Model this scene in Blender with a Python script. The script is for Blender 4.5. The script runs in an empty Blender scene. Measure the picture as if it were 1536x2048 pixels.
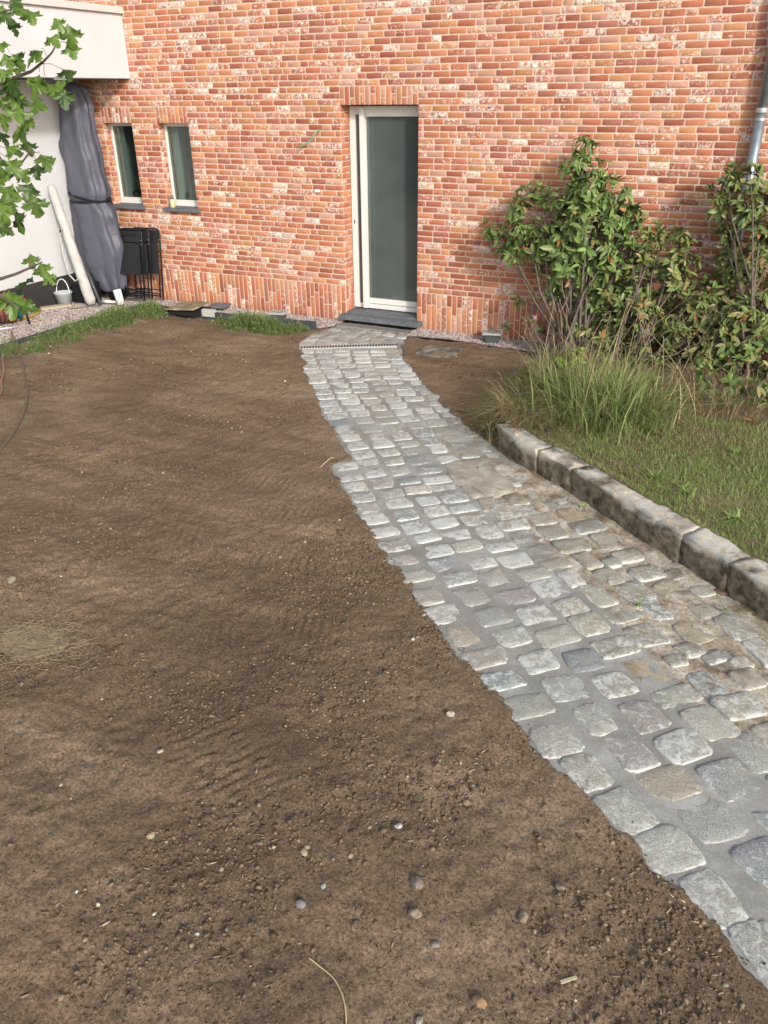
import bpy, bmesh, math, random
import numpy as np
from mathutils import Vector, Matrix, Euler
sc = bpy.context.scene
rng = np.random.default_rng(7); random.seed(7)

# ------------------------------------------------------------------ camera
FPX, PITCH, ROLL, YAW, DIST, CH = 1603.26, 0.4815838, -0.0123734, -0.458998, 8.63477, 2.441889
def _basis():
    cp, sp = math.cos(PITCH), math.sin(PITCH)
    d = np.array([math.cos(YAW), math.sin(YAW), 0]); n = np.array([-math.sin(YAW), math.cos(YAW), 0])
    w = lambda v: np.array([v @ d, v @ n, v[2]])
    fwd = np.array([0, cp, -sp]); right = np.array([1, 0, 0.]); up = np.cross(right, fwd)
    r = math.cos(ROLL)*right + math.sin(ROLL)*up; u = -math.sin(ROLL)*right + math.cos(ROLL)*up
    return w(fwd), w(r), w(u)
CF, CR, CU = _basis()
CAM = np.array([0, -DIST, CH])
cd = bpy.data.cameras.new('camera'); cam = bpy.data.objects.new('camera', cd); sc.collection.objects.link(cam)
cd.sensor_fit = 'VERTICAL'; cd.sensor_height = 24; cd.lens = 24*FPX/2048; cd.clip_end = 500; cd.clip_start = .05
M = Matrix.Identity(4)
for i in range(3):
    M[i][0] = CR[i]; M[i][1] = CU[i]; M[i][2] = -CF[i]; M[i][3] = CAM[i]
cam.matrix_world = M
sc.camera = cam
def ray(x, y): return CF*FPX + CR*(x-768) - CU*(y-1024)
def at(x, y, Y):                                   # point of the plane y = Y seen at a place in the photograph (layout aid)
    v = ray(x, y); t = (Y+DIST)/v[1]; return np.array([v[0]*t, Y, CH+v[2]*t])
def project(P):
    v = np.asarray(P)-CAM; z = v @ CF
    return 768+FPX*(v @ CR)/z, 1024-FPX*(v @ CU)/z, z

# ------------------------------------------------------------------ light
L = Vector((-1, .85, -.62)).normalized()           # direction the sunlight travels
world = bpy.data.worlds.new('World'); sc.world = world; world.use_nodes = True
wn = world.node_tree.nodes; wl = world.node_tree.links
bg = wn['Background']; sky = wn.new('ShaderNodeTexSky'); sky.sky_type = 'NISHITA'; sky.sun_disc = False
elev = math.asin(-L.z); az = math.atan2(-L.x, -L.y)
sky.sun_elevation = elev; sky.sun_rotation = az
sky.air_density = 1.0; sky.dust_density = 2.5; sky.ozone_density = 1.0
hz = wn.new('ShaderNodeHueSaturation'); hz.inputs['Saturation'].default_value = .5   # hazy, whitish summer sky
wl.new(sky.outputs[0], hz.inputs['Color']); wl.new(hz.outputs[0], bg.inputs[0]); bg.inputs[1].default_value = 0.15
sd = bpy.data.lights.new('sun', 'SUN'); sun = bpy.data.objects.new('sun', sd); sc.collection.objects.link(sun)
sd.energy = 2.0; sd.angle = math.radians(4); sd.color = (1, .955, .895)
sun.rotation_euler = L.to_track_quat('-Z', 'Y').to_euler()
sc.view_settings.view_transform = 'Standard'; sc.view_settings.look = 'None'
sc.view_settings.gamma = 1; sc.view_settings.exposure = 0.50; sc.view_settings.use_curve_mapping = False

# ------------------------------------------------------------------ helpers
def link(o, parent=None):
    sc.collection.objects.link(o)
    if parent is not None: o.parent = parent
    return o
def tag(o, label=None, cat=None, group=None, kind=None):
    if label: o['label'] = label
    if cat: o['category'] = cat
    if group: o['group'] = group
    if kind: o['kind'] = kind
    return o
def empty(name, loc, label, cat, group=None, rz=0):
    o = bpy.data.objects.new(name, None); o.empty_display_size = .1
    o.location = loc; o.rotation_euler = (0, 0, rz)
    link(o); return tag(o, label, cat, group)
def setcol(me, cols):                                # one colour per point, RGB + a mask in alpha
    a = me.color_attributes.new('col', 'FLOAT_COLOR', 'POINT')
    a.data.foreach_set('color', np.asarray(cols, dtype=np.float32).ravel())
def npmesh(name, V, F, mat, parent=None, cols=None, smooth=False):
    """V (n,3); F list of arrays (m,k) all of k corners"""
    V = np.asarray(V, dtype=np.float32)
    if not isinstance(F, list): F = [F]
    F = [np.asarray(f, dtype=np.int32) for f in F if len(f)]
    loops = np.concatenate([f.ravel() for f in F]); tot = np.concatenate([np.full(len(f), f.shape[1], dtype=np.int32) for f in F])
    st = np.concatenate([[0], np.cumsum(tot)[:-1]]).astype(np.int32)
    me = bpy.data.meshes.new(name); me.vertices.add(len(V)); me.vertices.foreach_set('co', V.ravel())
    me.loops.add(len(loops)); me.loops.foreach_set('vertex_index', loops)
    me.polygons.add(len(tot)); me.polygons.foreach_set('loop_start', st); me.polygons.foreach_set('loop_total', tot)
    if smooth: me.polygons.foreach_set('use_smooth', np.ones(len(tot), dtype=bool))
    me.update(calc_edges=True); me.validate()
    if cols is not None: setcol(me, cols)
    me.materials.append(mat)
    o = bpy.data.objects.new(name, me); return link(o, parent)
class MB:
    """collects simple solids and links them as one mesh object"""
    def __init__(s): s.v = []; s.f = []
    def add(s, v, f):
        b = len(s.v); s.v += [tuple(map(float, p)) for p in v]; s.f += [tuple(b+i for i in q) for q in f]; return s
    def box(s, x0, x1, y0, y1, z0, z1):
        return s.add([(x0,y0,z0),(x1,y0,z0),(x1,y1,z0),(x0,y1,z0),(x0,y0,z1),(x1,y0,z1),(x1,y1,z1),(x0,y1,z1)],
                     [(0,3,2,1),(4,5,6,7),(0,1,5,4),(1,2,6,5),(2,3,7,6),(3,0,4,7)])
    def tube(s, pts, r, n=8, cap=True):
        pts = [Vector(p) for p in pts]; rr = r if isinstance(r, (list, tuple)) else [r]*len(pts)
        vs = []; up = Vector((0, 0, 1))
        for i, p in enumerate(pts):
            d = (pts[min(i+1, len(pts)-1)]-pts[max(i-1, 0)]).normalized()
            a = d.cross(up) if abs(d.dot(up)) < .95 else d.cross(Vector((1, 0, 0)))
            a.normalize(); b = d.cross(a).normalized()
            for k in range(n):
                t = 2*math.pi*k/n; vs.append(p+(a*math.cos(t)+b*math.sin(t))*rr[i])
        fs = []
        for i in range(len(pts)-1):
            for k in range(n):
                k2 = (k+1) % n; fs.append((i*n+k, i*n+k2, (i+1)*n+k2, (i+1)*n+k))
        if cap: fs.append(tuple(range(n))); fs.append(tuple((len(pts)-1)*n+k for k in reversed(range(n))))
        return s.add(vs, fs)
    def build(s, name, mat, parent=None, bevel=0, smooth=False, seg=2):
        me = bpy.data.meshes.new(name); me.from_pydata(s.v, [], s.f); me.update()
        bm = bmesh.new(); bm.from_mesh(me); bmesh.ops.recalc_face_normals(bm, faces=bm.faces)
        if bevel: bmesh.ops.bevel(bm, geom=list(bm.edges), offset=bevel, segments=seg, affect='EDGES', profile=.6)
        bm.to_mesh(me); bm.free()
        if smooth: me.polygons.foreach_set('use_smooth', [True]*len(me.polygons))
        me.materials.append(mat); return link(bpy.data.objects.new(name, me), parent)
def local(o, root):                                  # mesh written in world space, hung under a root that stands elsewhere
    o.matrix_parent_inverse = root_matrix(root).inverted(); return o
def root_matrix(r):
    return Matrix.Translation(r.location) @ r.rotation_euler.to_matrix().to_4x4()

def _h(ix, iy, seed):
    n = (ix*374761393 + iy*668265263 + seed*974634777) & 0xffffffff
    n = ((n ^ (n >> 13))*1274126177) & 0xffffffff
    return ((n ^ (n >> 16)) & 0xffff)/65535.
def vn(x, y, s=0):
    x = np.asarray(x, float); y = np.asarray(y, float)
    ix = np.floor(x).astype(np.int64); iy = np.floor(y).astype(np.int64); fx = x-ix; fy = y-iy
    fx = fx*fx*(3-2*fx); fy = fy*fy*(3-2*fy)
    a = _h(ix, iy, s); b = _h(ix+1, iy, s); c = _h(ix, iy+1, s); d = _h(ix+1, iy+1, s)
    return (a*(1-fx)+b*fx)*(1-fy)+(c*(1-fx)+d*fx)*fy-.5
def fbm(x, y, f, o=4, s=0, g=.5):
    r = 0; a = 1.
    for i in range(o): r = r+a*vn(x*f+i*17.3, y*f-i*9.1, s+i); f *= 2.1; a *= g
    return r

# ------------------------------------------------------------------ materials
def mat(name, base=(.5, .5, .5), rough=.7, spec=.3, metal=0):
    m = bpy.data.materials.new(name); m.use_nodes = True
    b = m.node_tree.nodes['Principled BSDF']; b.inputs['Base Color'].default_value = (*base, 1)
    b.inputs['Roughness'].default_value = rough; b.inputs['Metallic'].default_value = metal
    b.inputs['Specular IOR Level'].default_value = spec
    return m
class NT:
    def __init__(s, m): s.t = m.node_tree; s.n = s.t.nodes; s.b = s.n['Principled BSDF']; s.m = m
    def new(s, k, **kw):
        n = s.n.new(k)
        for a, v in kw.items(): setattr(n, a, v)
        return n
    def put(s, src, dst): s.t.links.new(src, dst)
    def pos(s): return s.new('ShaderNodeNewGeometry').outputs['Position']
    def noise(s, scale, detail=4, rough=.55, vec=None, dist=0):
        n = s.new('ShaderNodeTexNoise'); n.inputs['Scale'].default_value = scale; n.inputs['Detail'].default_value = detail
        n.inputs['Roughness'].default_value = rough; n.inputs['Distortion'].default_value = dist
        s.put(vec if vec is not None else s.pos(), n.inputs['Vector']); return n.outputs['Fac']
    def ramp(s, fac, stops):
        n = s.new('ShaderNodeValToRGB'); e = n.color_ramp.elements
        while len(e) < len(stops): e.new(.5)
        for el, (p, c) in zip(e, stops):
            el.position = p; el.color = (*c, 1) if hasattr(c, '__len__') else (c, c, c, 1)
        s.put(fac, n.inputs[0]); return n.outputs[0]
    def mix(s, fac, a, b, mode='MIX'):
        n = s.new('ShaderNodeMix', data_type='RGBA', blend_type=mode)
        for v, i in ((fac, 0), (a, 6), (b, 7)):
            if hasattr(v, 'is_output') or isinstance(v, bpy.types.NodeSocket): s.put(v, n.inputs[i])
            elif i == 0: n.inputs[0].default_value = v
            else: n.inputs[i].default_value = (*v, 1)
        return n.outputs[2]
    def math(s, op, a, b=None, clamp=False):
        n = s.new('ShaderNodeMath', operation=op); n.use_clamp = clamp
        for i, v in enumerate((a, b)):
            if v is None: continue
            if isinstance(v, bpy.types.NodeSocket): s.put(v, n.inputs[i])
            else: n.inputs[i].default_value = v
        return n.outputs[0]
    def attr(s, name='col'):
        n = s.new('ShaderNodeAttribute'); n.attribute_name = name; return n
    def color(s, c): s.put(c, s.b.inputs['Base Color']); return s
    def bump(s, h, strength=.3, dist=.005):
        n = s.new('ShaderNodeBump'); n.inputs['Strength'].default_value = strength; n.inputs['Distance'].default_value = dist
        s.put(h, n.inputs['Height']); s.put(n.outputs[0], s.b.inputs['Normal']); return s
    def rough(s, v): s.put(v, s.b.inputs['Roughness']); return s

# bricks: own colour in 'col', alpha = how much old lime is left on the face
m_brick = mat('brick', rough=.9, spec=.15); t = NT(m_brick); a = t.attr()
g1 = t.noise(55, 5, .65); g2 = t.noise(30, 6, .75, dist=1.0); g3 = t.noise(160, 3, .6)
base = t.mix(t.ramp(g1, [(.3, 0.), (.75, 1.)]), a.outputs['Color'], t.mix(.35, a.outputs['Color'], (.50, .27, .19)))
base = t.mix(1., base, t.ramp(g3, [(.25, .8), (.75, 1.12)]), 'MULTIPLY')
lime = t.math('ADD', g2, t.math('MULTIPLY', a.outputs['Alpha'], .42))
lime = t.ramp(lime, [(.58, 0.), (.66, .88)])
limec = t.mix(t.ramp(t.noise(9, 3), [(.35, 0.), (.65, 1.)]), (.80, .72, .61), (.78, .65, .57))
t.color(t.mix(lime, base, limec)); t.bump(t.math('ADD', t.math('MULTIPLY', g1, .7), t.math('MULTIPLY', g3, .5)), .55, .006)

m_mortar = mat('wall_mortar', rough=.95, spec=.1); t = NT(m_mortar)
t.color(t.ramp(t.noise(70, 4), [(.3, (.54, .40, .31)), (.7, (.70, .545, .44))])); t.bump(t.noise(220, 3), .5, .003)

m_render = mat('white_render', rough=.9, spec=.15); t = NT(m_render)
t.color(t.ramp(t.noise(1.3, 5, .6), [(.3, (.55, .555, .56)), (.7, (.61, .615, .615))])); t.bump(t.noise(150, 3, .7), .6, .006)
m_plinth = mat('dark_plinth', rough=.85); t = NT(m_plinth)
t.color(t.ramp(t.noise(3, 5), [(.3, (.030, .027, .026)), (.75, (.050, .046, .044))])); t.bump(t.noise(160, 3), .4, .004)
m_coping = mat('coping_metal', (.56, .54, .51), .5, .4)
m_soffit = mat('soffit', (.62, .61, .58), .9)

m_soil = mat('soil', rough=.97, spec=.08); t = NT(m_soil)
p = t.noise(.9, 4, .55); q = t.noise(9, 6, .7); r = t.noise(75, 6, .8); r2 = t.noise(330, 3, .8)
c = t.ramp(p, [(.3, (.118, .081, .053)), (.5, (.186, .131, .087)), (.7, (.278, .207, .142))])
c = t.mix(t.ramp(q, [(.3, 0.), (.7, .8)]), c, (.20, .150, .100))
mpn = t.new('ShaderNodeMapping'); mpn.inputs['Rotation'].default_value = (0, 0, -.62); mpn.inputs['Scale'].default_value = (.45, 2.6, 1); t.put(t.pos(), mpn.inputs[0])
band = t.noise(1.6, 4, .6, mpn.outputs[0]); c = t.mix(1., c, t.ramp(band, [(.32, .78), (.5, 1.), (.68, 1.26)]), 'MULTIPLY')
vd = t.new('ShaderNodeVectorMath', operation='DISTANCE'); t.put(t.pos(), vd.inputs[0]); vd.inputs[1].default_value = (-2.0, -5.9, 0)
damp = t.math('ADD', vd.outputs['Value'], t.math('MULTIPLY', t.math('SUBTRACT', t.noise(1.7, 5, .6), .5), 2.2))
c = t.mix(t.ramp(damp, [(.35, .38), (1.1, 0.)]), c, (.085, .060, .041))
c = t.mix(1., c, t.ramp(r, [(.32, .30), (.5, 1.), (.67, 1.75)]), 'MULTIPLY')
sp = t.ramp(r2, [(.68, 0.), (.74, 1.)]); c = t.mix(t.math('MULTIPLY', sp, .6), c, (.42, .35, .26))
t.color(c); t.bump(t.math('ADD', t.math('MULTIPLY', q, .6), r), .8, .010)

m_clod = mat('clod', rough=.97, spec=.1); t = NT(m_clod); a = t.attr()
t.color(t.mix(1., a.outputs['Color'], t.ramp(t.noise(260, 3), [(.3, .75), (.7, 1.2)]), 'MULTIPLY'))
m_gravel = mat('gravel', rough=.85, spec=.2); NT(m_gravel).color(NT(m_gravel).attr().outputs['Color'])
m_gravelbed = mat('gravel_bed', rough=.95); t = NT(m_gravelbed)
t.color(t.ramp(t.noise(110, 3, .8), [(.35, (.20, .16, .145)), (.65, (.50, .44, .41))])); t.bump(t.noise(110, 3), 1, .01)

def blade_mat(name, trans=.25, rough=.6):
    m = mat(name, rough=rough, spec=.3); t = NT(m); a = t.attr(); t.color(a.outputs['Color'])
    t.b.inputs['Transmission Weight'].default_value = 0
    tr = t.new('ShaderNodeBsdfTranslucent'); mx = t.new('ShaderNodeMixShader'); mx.inputs[0].default_value = trans
    t.put(a.outputs['Color'], tr.inputs[0]); out = t.n['Material Output']
    t.put(t.b.outputs[0], mx.inputs[1]); t.put(tr.outputs[0], mx.inputs[2]); t.put(mx.outputs[0], out.inputs[0]); return m
m_grass = blade_mat('grass_blade', .3)
def leaf_mat(name, c0, c1, c2=None, trans=.25, rough=.38, vein=True):
    m = mat(name, rough=rough, spec=.45); t = NT(m); oi = t.new('ShaderNodeObjectInfo')
    stops = [(0, c0), (.7, c1)] + ([(.88, c1), (.95, c2)] if c2 else [])
    c = t.ramp(oi.outputs['Random'], stops)
    c = t.mix(1., c, t.ramp(t.noise(40, 3), [(.3, .75), (.7, 1.25)]), 'MULTIPLY'); t.color(c)
    tr = t.new('ShaderNodeBsdfTranslucent'); mx = t.new('ShaderNodeMixShader'); mx.inputs[0].default_value = trans
    t.put(c, tr.inputs[0]); t.put(t.b.outputs[0], mx.inputs[1]); t.put(tr.outputs[0], mx.inputs[2])
    t.put(mx.outputs[0], t.n['Material Output'].inputs[0]); return m
m_leafattr = blade_mat('shrub_leaf', .2, .36)
m_maple = leaf_mat('maple_leaf', (.038, .08, .015), (.135, .225, .04), trans=.35)
m_bark = mat('bark', rough=.9); t = NT(m_bark); t.color(t.ramp(t.noise(40, 4), [(.3, (.07, .05, .038)), (.7, (.19, .15, .12))])); t.bump(t.noise(90, 3), .5, .004)
m_mapletwig = mat('maple_twig', (.085, .07, .055), .7); m_petiole = mat('petiole', (.20, .13, .07), .5)

# cobbles: tint per object in 'col', alpha = how much pale mortar film is left
def cobble_mat(name, dirt):
    m = mat(name, rough=.72, spec=.25); t = NT(m); a = t.attr()
    sp = t.noise(230, 3, .8); md = t.noise(28, 5, .65, dist=.8); lo = t.noise(11, 4, .6)
    c = t.mix(1., a.outputs['Color'], t.ramp(sp, [(.36, .42), (.5, 1.), (.62, 1.6)]), 'MULTIPLY')
    c = t.mix(t.ramp(lo, [(.35, 0.), (.7, .45)]), c, (.36, .325, .27))
    film = t.ramp(t.math('ADD', md, t.math('MULTIPLY', a.outputs['Alpha'], .40)), [(.61, 0.), (.72, .75)])
    c = t.mix(film, c, (.60, .61, .58))
    c = t.mix(t.ramp(t.noise(17, 5, .7), [(.60, 0.), (.72, .45)]), c, (.20, .18, .15))
    if dirt: c = t.mix(t.ramp(t.noise(6, 6, .7), [(.52, 0.), (.66, .75)]), c, (.17, .125, .085))
    t.color(c); t.bump(t.math('ADD', t.math('MULTIPLY', sp, .35), md), .6, .008); return m
m_cob = cobble_mat('cobble_new_joint', False); m_cobold = cobble_mat('cobble_old_joint', True)
m_kerb = mat('kerb_stone', rough=.8); t = NT(m_kerb)
k1 = t.noise(11, 6, .75); k2 = t.noise(260, 3, .7); k3 = t.noise(3.1, 5, .6)
c = t.ramp(k1, [(.3, (.40, .40, .37)), (.46, (.56, .555, .505)), (.56, (.64, .56, .43)), (.66, (.78, .75, .69))])
c = t.mix(1., c, t.ramp(k2, [(.3, .6), (.7, 1.35)]), 'MULTIPLY')
gn = t.new('ShaderNodeNewGeometry'); sx = t.new('ShaderNodeSeparateXYZ'); t.put(gn.outputs['Position'], sx.inputs[0])
# algae and mud stain low down on the side of the stones
zz = t.math('ADD', sx.outputs['Z'], t.math('MULTIPLY', t.math('SUBTRACT', k3, .5), .30))
st = t.ramp(zz, [(.0, 1.), (.145, .95), (.192, .0)])
c = t.mix(st, c, t.mix(t.ramp(k1, [(.4, 0.), (.62, 1.)]), (.060, .050, .032), (.29, .245, .18)))
t.color(c); t.bump(t.math('ADD', k1, t.math('MULTIPLY', k2, .25)), .9, .015)

# bed between the cobbles: fresh grey mortar, old brown joints towards the kerb
m_bed = mat('path_mortar', rough=.8, spec=.25); t = NT(m_bed)
gn = t.new('ShaderNodeNewGeometry'); sx = t.new('ShaderNodeSeparateXYZ'); t.put(gn.outputs['Position'], sx.inputs[0])
# side of the line old/new: (-2.0,-3.45) -> (.33,-5.88), with a wobble
s_ = t.math('ADD', t.math('MULTIPLY', t.math('ADD', sx.outputs['X'], 2.0), .722), t.math('MULTIPLY', t.math('ADD', sx.outputs['Y'], 3.45), .692))
s_ = t.math('ADD', s_, t.math('MULTIPLY', t.math('SUBTRACT', t.noise(3.5, 3), .5), .14))
ymask = t.ramp(t.math('MULTIPLY', sx.outputs['Y'], -.1), [(.325, 0.), (.345, 1.)])
old = t.math('MULTIPLY', t.ramp(s_, [(.0, 0.), (.035, 1.)]), ymask)
n1 = t.noise(4, 5, .6); n2 = t.noise(60, 4, .7)
fresh = t.ramp(n1, [(.3, (.225, .218, .195)), (.5, (.285, .28, .255)), (.75, (.40, .395, .365))])
film = t.ramp(t.noise(2.2, 5, .6), [(.50, 0.), (.66, .6)]); fresh = t.mix(film, fresh, (.50, .50, .48)); fresh = t.mix(1., fresh, t.ramp(t.noise(120, 4, .75), [(.3, .72), (.7, 1.22)]), 'MULTIPLY')
sand = t.ramp(t.noise(5.5, 6, .72), [(.56, 0.), (.70, .65)]); fresh = t.mix(sand, fresh, (.27, .225, .165))
mud = t.ramp(t.noise(7, 6, .7), [(.3, (.16, .12, .085)), (.42, (.29, .235, .17)), (.52, (.44, .385, .305)), (.66, (.58, .54, .47))])
mud = t.mix(1., mud, t.ramp(n2, [(.3, .6), (.7, 1.35)]), 'MULTIPLY')
# soil smeared over the left edge of the fresh mortar
t.color(t.mix(old, fresh, mud)); t.bump(t.math('ADD', t.math('MULTIPLY', t.math('MULTIPLY', n2, old), 1.5), t.math('MULTIPLY', n2, .25)), .6, .008)
t.rough(t.math('ADD', .62, t.math('MULTIPLY', old, .3)))

m_bluestone = mat('bluestone', rough=.6); t = NT(m_bluestone)
t.color(t.ramp(t.noise(14, 5, .65), [(.3, (.085, .095, .105)), (.7, (.165, .175, .185))])); t.bump(t.noise(120, 3), .25, .003)
m_frame = mat('frame_cream', (.70, .69, .65), .35, .5)
m_gasket = mat('gasket', (.02, .02, .02), .6)
m_glassdoor = mat('door_glass', (.045, .058, .055), .10, .9); t = NT(m_glassdoor)
t.color(t.ramp(t.noise(2.2, 4), [(.3, (.060, .076, .072)), (.7, (.092, .112, .105))]))
m_glass = bpy.data.materials.new('window_glass'); m_glass.use_nodes = True
nt = m_glass.node_tree; nt.nodes.remove(nt.nodes['Principled BSDF'])
gl = nt.nodes.new('ShaderNodeBsdfGlossy'); gl.inputs['Roughness'].default_value = .01; gl.inputs['Color'].default_value = (.9, .95, .93, 1)
tp = nt.nodes.new('ShaderNodeBsdfTransparent'); tp.inputs[0].default_value = (.62, .68, .66, 1)
lw = nt.nodes.new('ShaderNodeLayerWeight'); lw.inputs[0].default_value = .5
pw_ = nt.nodes.new('ShaderNodeMath'); pw_.operation = 'POWER'; pw_.inputs[1].default_value = 3; nt.links.new(lw.outputs['Facing'], pw_.inputs[0])
fr = nt.nodes.new('ShaderNodeMath'); fr.operation = 'MULTIPLY_ADD'; fr.inputs[1].default_value = .8; fr.inputs[2].default_value = .07; nt.links.new(pw_.outputs[0], fr.inputs[0])
mx = nt.nodes.new('ShaderNodeMixShader'); nt.links.new(fr.outputs[0], mx.inputs[0]); nt.links.new(tp.outputs[0], mx.inputs[1]); nt.links.new(gl.outputs[0], mx.inputs[2])
nt.links.new(mx.outputs[0], nt.nodes['Material Output'].inputs[0])
m_room = mat('room_dark', (.22, .26, .20), .9); m_curtain = mat('curtain', (.62, .64, .62), .8)
m_zinc = mat('zinc', (.33, .37, .41), .42, .5, .75); t = NT(m_zinc)
t.color(t.ramp(t.noise(9, 4), [(.3, (.24, .28, .32)), (.7, (.40, .44, .48))]))
m_galv = mat('galvanised', (.50, .51, .50), .4, .5, .6)
m_dark = mat('dark_void', (.012, .012, .012), .9)
m_cover = mat('grey_cover_fabric', (.105, .108, .14), .5, .4); t = NT(m_cover)
t.color(t.ramp(t.noise(2.5, 4), [(.3, (.072, .075, .100)), (.7, (.098, .102, .132))])); t.bump(t.noise(5, 3, .5, dist=.8), .5, .04)
m_strap = mat('black_strap', (.012, .012, .014), .7)
m_bag = mat('white_bag_fabric', (.60, .58, .55), .6); t = NT(m_bag)
t.color(t.ramp(t.noise(8, 5), [(.3, (.40, .385, .36)), (.7, (.56, .55, .53))])); t.bump(t.noise(18, 5, .6, dist=1), .7, .02)
m_black = mat('black_metal', (.010, .010, .012), .42, .5); m_blackplastic = mat('black_plastic', (.012, .012, .014), .5, .4)
m_whitepl = mat('white_plastic', (.72, .72, .70), .5); m_bucket = mat('clear_plastic', (.42, .46, .47), .35, .5)
m_plank = mat('pale_wood', (.42, .36, .25), .8); m_hosebrown = mat('brown_hose', (.17, .075, .05), .5)
m_teal = mat('teal_plastic', (.012, .115, .15), .4); m_red = mat('red_plastic', (.55, .04, .035), .4)
m_yellow = mat('yellow_hose', (.42, .24, .035), .45); m_alu = mat('aluminium', (.62, .63, .64), .35, .5, .7)
m_hosegrey = mat('grey_cable', (.13, .115, .085), .6); m_hosered = mat('pink_hose', (.26, .15, .12), .6)
m_edge = mat('edging_board', rough=.75); t = NT(m_edge); t.color(t.ramp(t.noise(12, 5), [(.3, (.035, .042, .042)), (.7, (.07, .08, .078))]))
m_pipe = mat('grey_pipe_plastic', (.075, .082, .088), .5); m_lid = mat('grey_lid', (.42, .42, .39), .55)
m_board = mat('weathered_board', rough=.85); t = NT(m_board)
t.color(t.ramp(t.noise(9, 5, .7), [(.3, (.12, .09, .05)), (.55, (.26, .21, .13)), (.68, (.52, .46, .36))])); t.bump(t.noise(40, 4), .5, .01)
m_cover_iron = mat('manhole_iron', rough=.7); t = NT(m_cover_iron)
t.color(t.ramp(t.noise(10, 5, .7), [(.34, (.05, .045, .04)), (.48, (.17, .145, .115)), (.65, (.33, .29, .23))])); t.bump(t.noise(30, 4), .5, .01)
m_green = mat('green_cable', (.18, .42, .24), .5); m_candle = mat('candle_glass', (.55, .50, .33), .3)
m_straw = mat('straw', (.46, .38, .22), .8)
m_pebble = mat('pebble', rough=.75); t = NT(m_pebble); oi = t.new('ShaderNodeObjectInfo')
t.color(t.mix(t.ramp(t.noise(55, 4), [(.45, 0.), (.62, .75)]), t.mix(1., oi.outputs['Color'], t.ramp(t.noise(160, 4), [(.3, .7), (.7, 1.2)]), 'MULTIPLY'), (.20, .145, .10))); t.bump(t.noise(90, 4), .8, .006)
m_litter = mat('wood_chip', rough=.9); NT(m_litter).color(NT(m_litter).attr().outputs['Color'])

# ------------------------------------------------------------------ outlines on the ground (metres)
LEFT_UP = [(-4.77,-.265),(-4.79,-.83),(-4.66,-1.27),(-4.43,-1.60),(-4.09,-2.09),(-3.76,-2.52),(-3.38,-3.0),(-2.94,-3.48),(-2.66,-3.80),(-2.76,-3.93)]
LEFT_LOW = [(-2.31,-4.45),(-1.82,-4.94),(-1.42,-5.31),(-1.14,-5.59),(-.78,-5.87),(-.59,-6.07),(-.42,-6.2),(-.26,-6.3),(-.11,-6.43),(.11,-6.58),(.24,-6.69),(.38,-6.81),(.9,-7.3),(1.9,-8.2)]
KERB = [(-1.79,-3.08),(-1.695,-3.193),(-1.38,-3.46),(-1.04,-3.68),(-.417,-4.19),(.013,-4.505),(.269,-4.72),(1.1,-5.38),(2.4,-6.4)]
RIGHT_UP = [(-1.99,-2.90),(-2.32,-2.594),(-2.751,-2.075),(-3.296,-1.382),(-3.62,-.85),(-3.66,-.62),(-3.79,-.265)]
PATH = np.array(LEFT_UP+LEFT_LOW+[(2.6,-8.2)]+KERB[::-1]+RIGHT_UP)
def sdist(x, y, P):                                  # signed distance to a closed outline, negative inside
    x = np.asarray(x, float); y = np.asarray(y, float); d = np.full(x.shape, 1e9); ins = np.zeros(x.shape, bool)
    for i in range(len(P)):
        ax, ay = P[i]; bx, by = P[(i+1) % len(P)]
        ex, ey = bx-ax, by-ay; t = np.clip(((x-ax)*ex+(y-ay)*ey)/(ex*ex+ey*ey), 0, 1)
        d = np.minimum(d, np.hypot(x-ax-t*ex, y-ay-t*ey))
        c = ((ay > y) != (by > y)) & (x < (bx-ax)*(y-ay)/(by-ay+1e-12)+ax); ins ^= c
    return np.where(ins, -d, d)
def kerb_back(off=.15):                              # kerb line moved off to the lawn side
    K = np.array(KERB); T = np.gradient(K, axis=0); T /= np.linalg.norm(T, axis=1)[:, None]
    return K+np.stack([-T[:, 1], T[:, 0]], 1)*off
KB = kerb_back(.16)
BED = np.array([tuple(p) for p in kerb_back(.08)]+[(4.2,-6.4),(4.2,-.04),(-2.0,-.30),(-2.02,-.9),(-1.97,-1.7),(-1.90,-2.4),(-1.86,-2.8)])
G_LEFT = np.array([(-8.62,0),(-8.62,-5),(-7.56,-5),(-7.54,-2.2),(-7.50,-1.04),(-7.42,-.56),(-5.7,-.55),(-4.86,-.46),(-4.78,-.30),(-4.76,0)])
G_RIGHT = np.array([(-3.80,0),(-3.79,-.33),(-3.3,-.27),(-2.7,-.33),(-2.2,-.38),(-1.7,-.36),(-1.2,-.3),(-1.2,0)])
def drop(y):                                         # the ground dips a little towards the door
    s = np.clip((np.asarray(y, float)+1.25)/.95, 0, 1); return -.05*s*s*(3-2*s)
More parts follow.
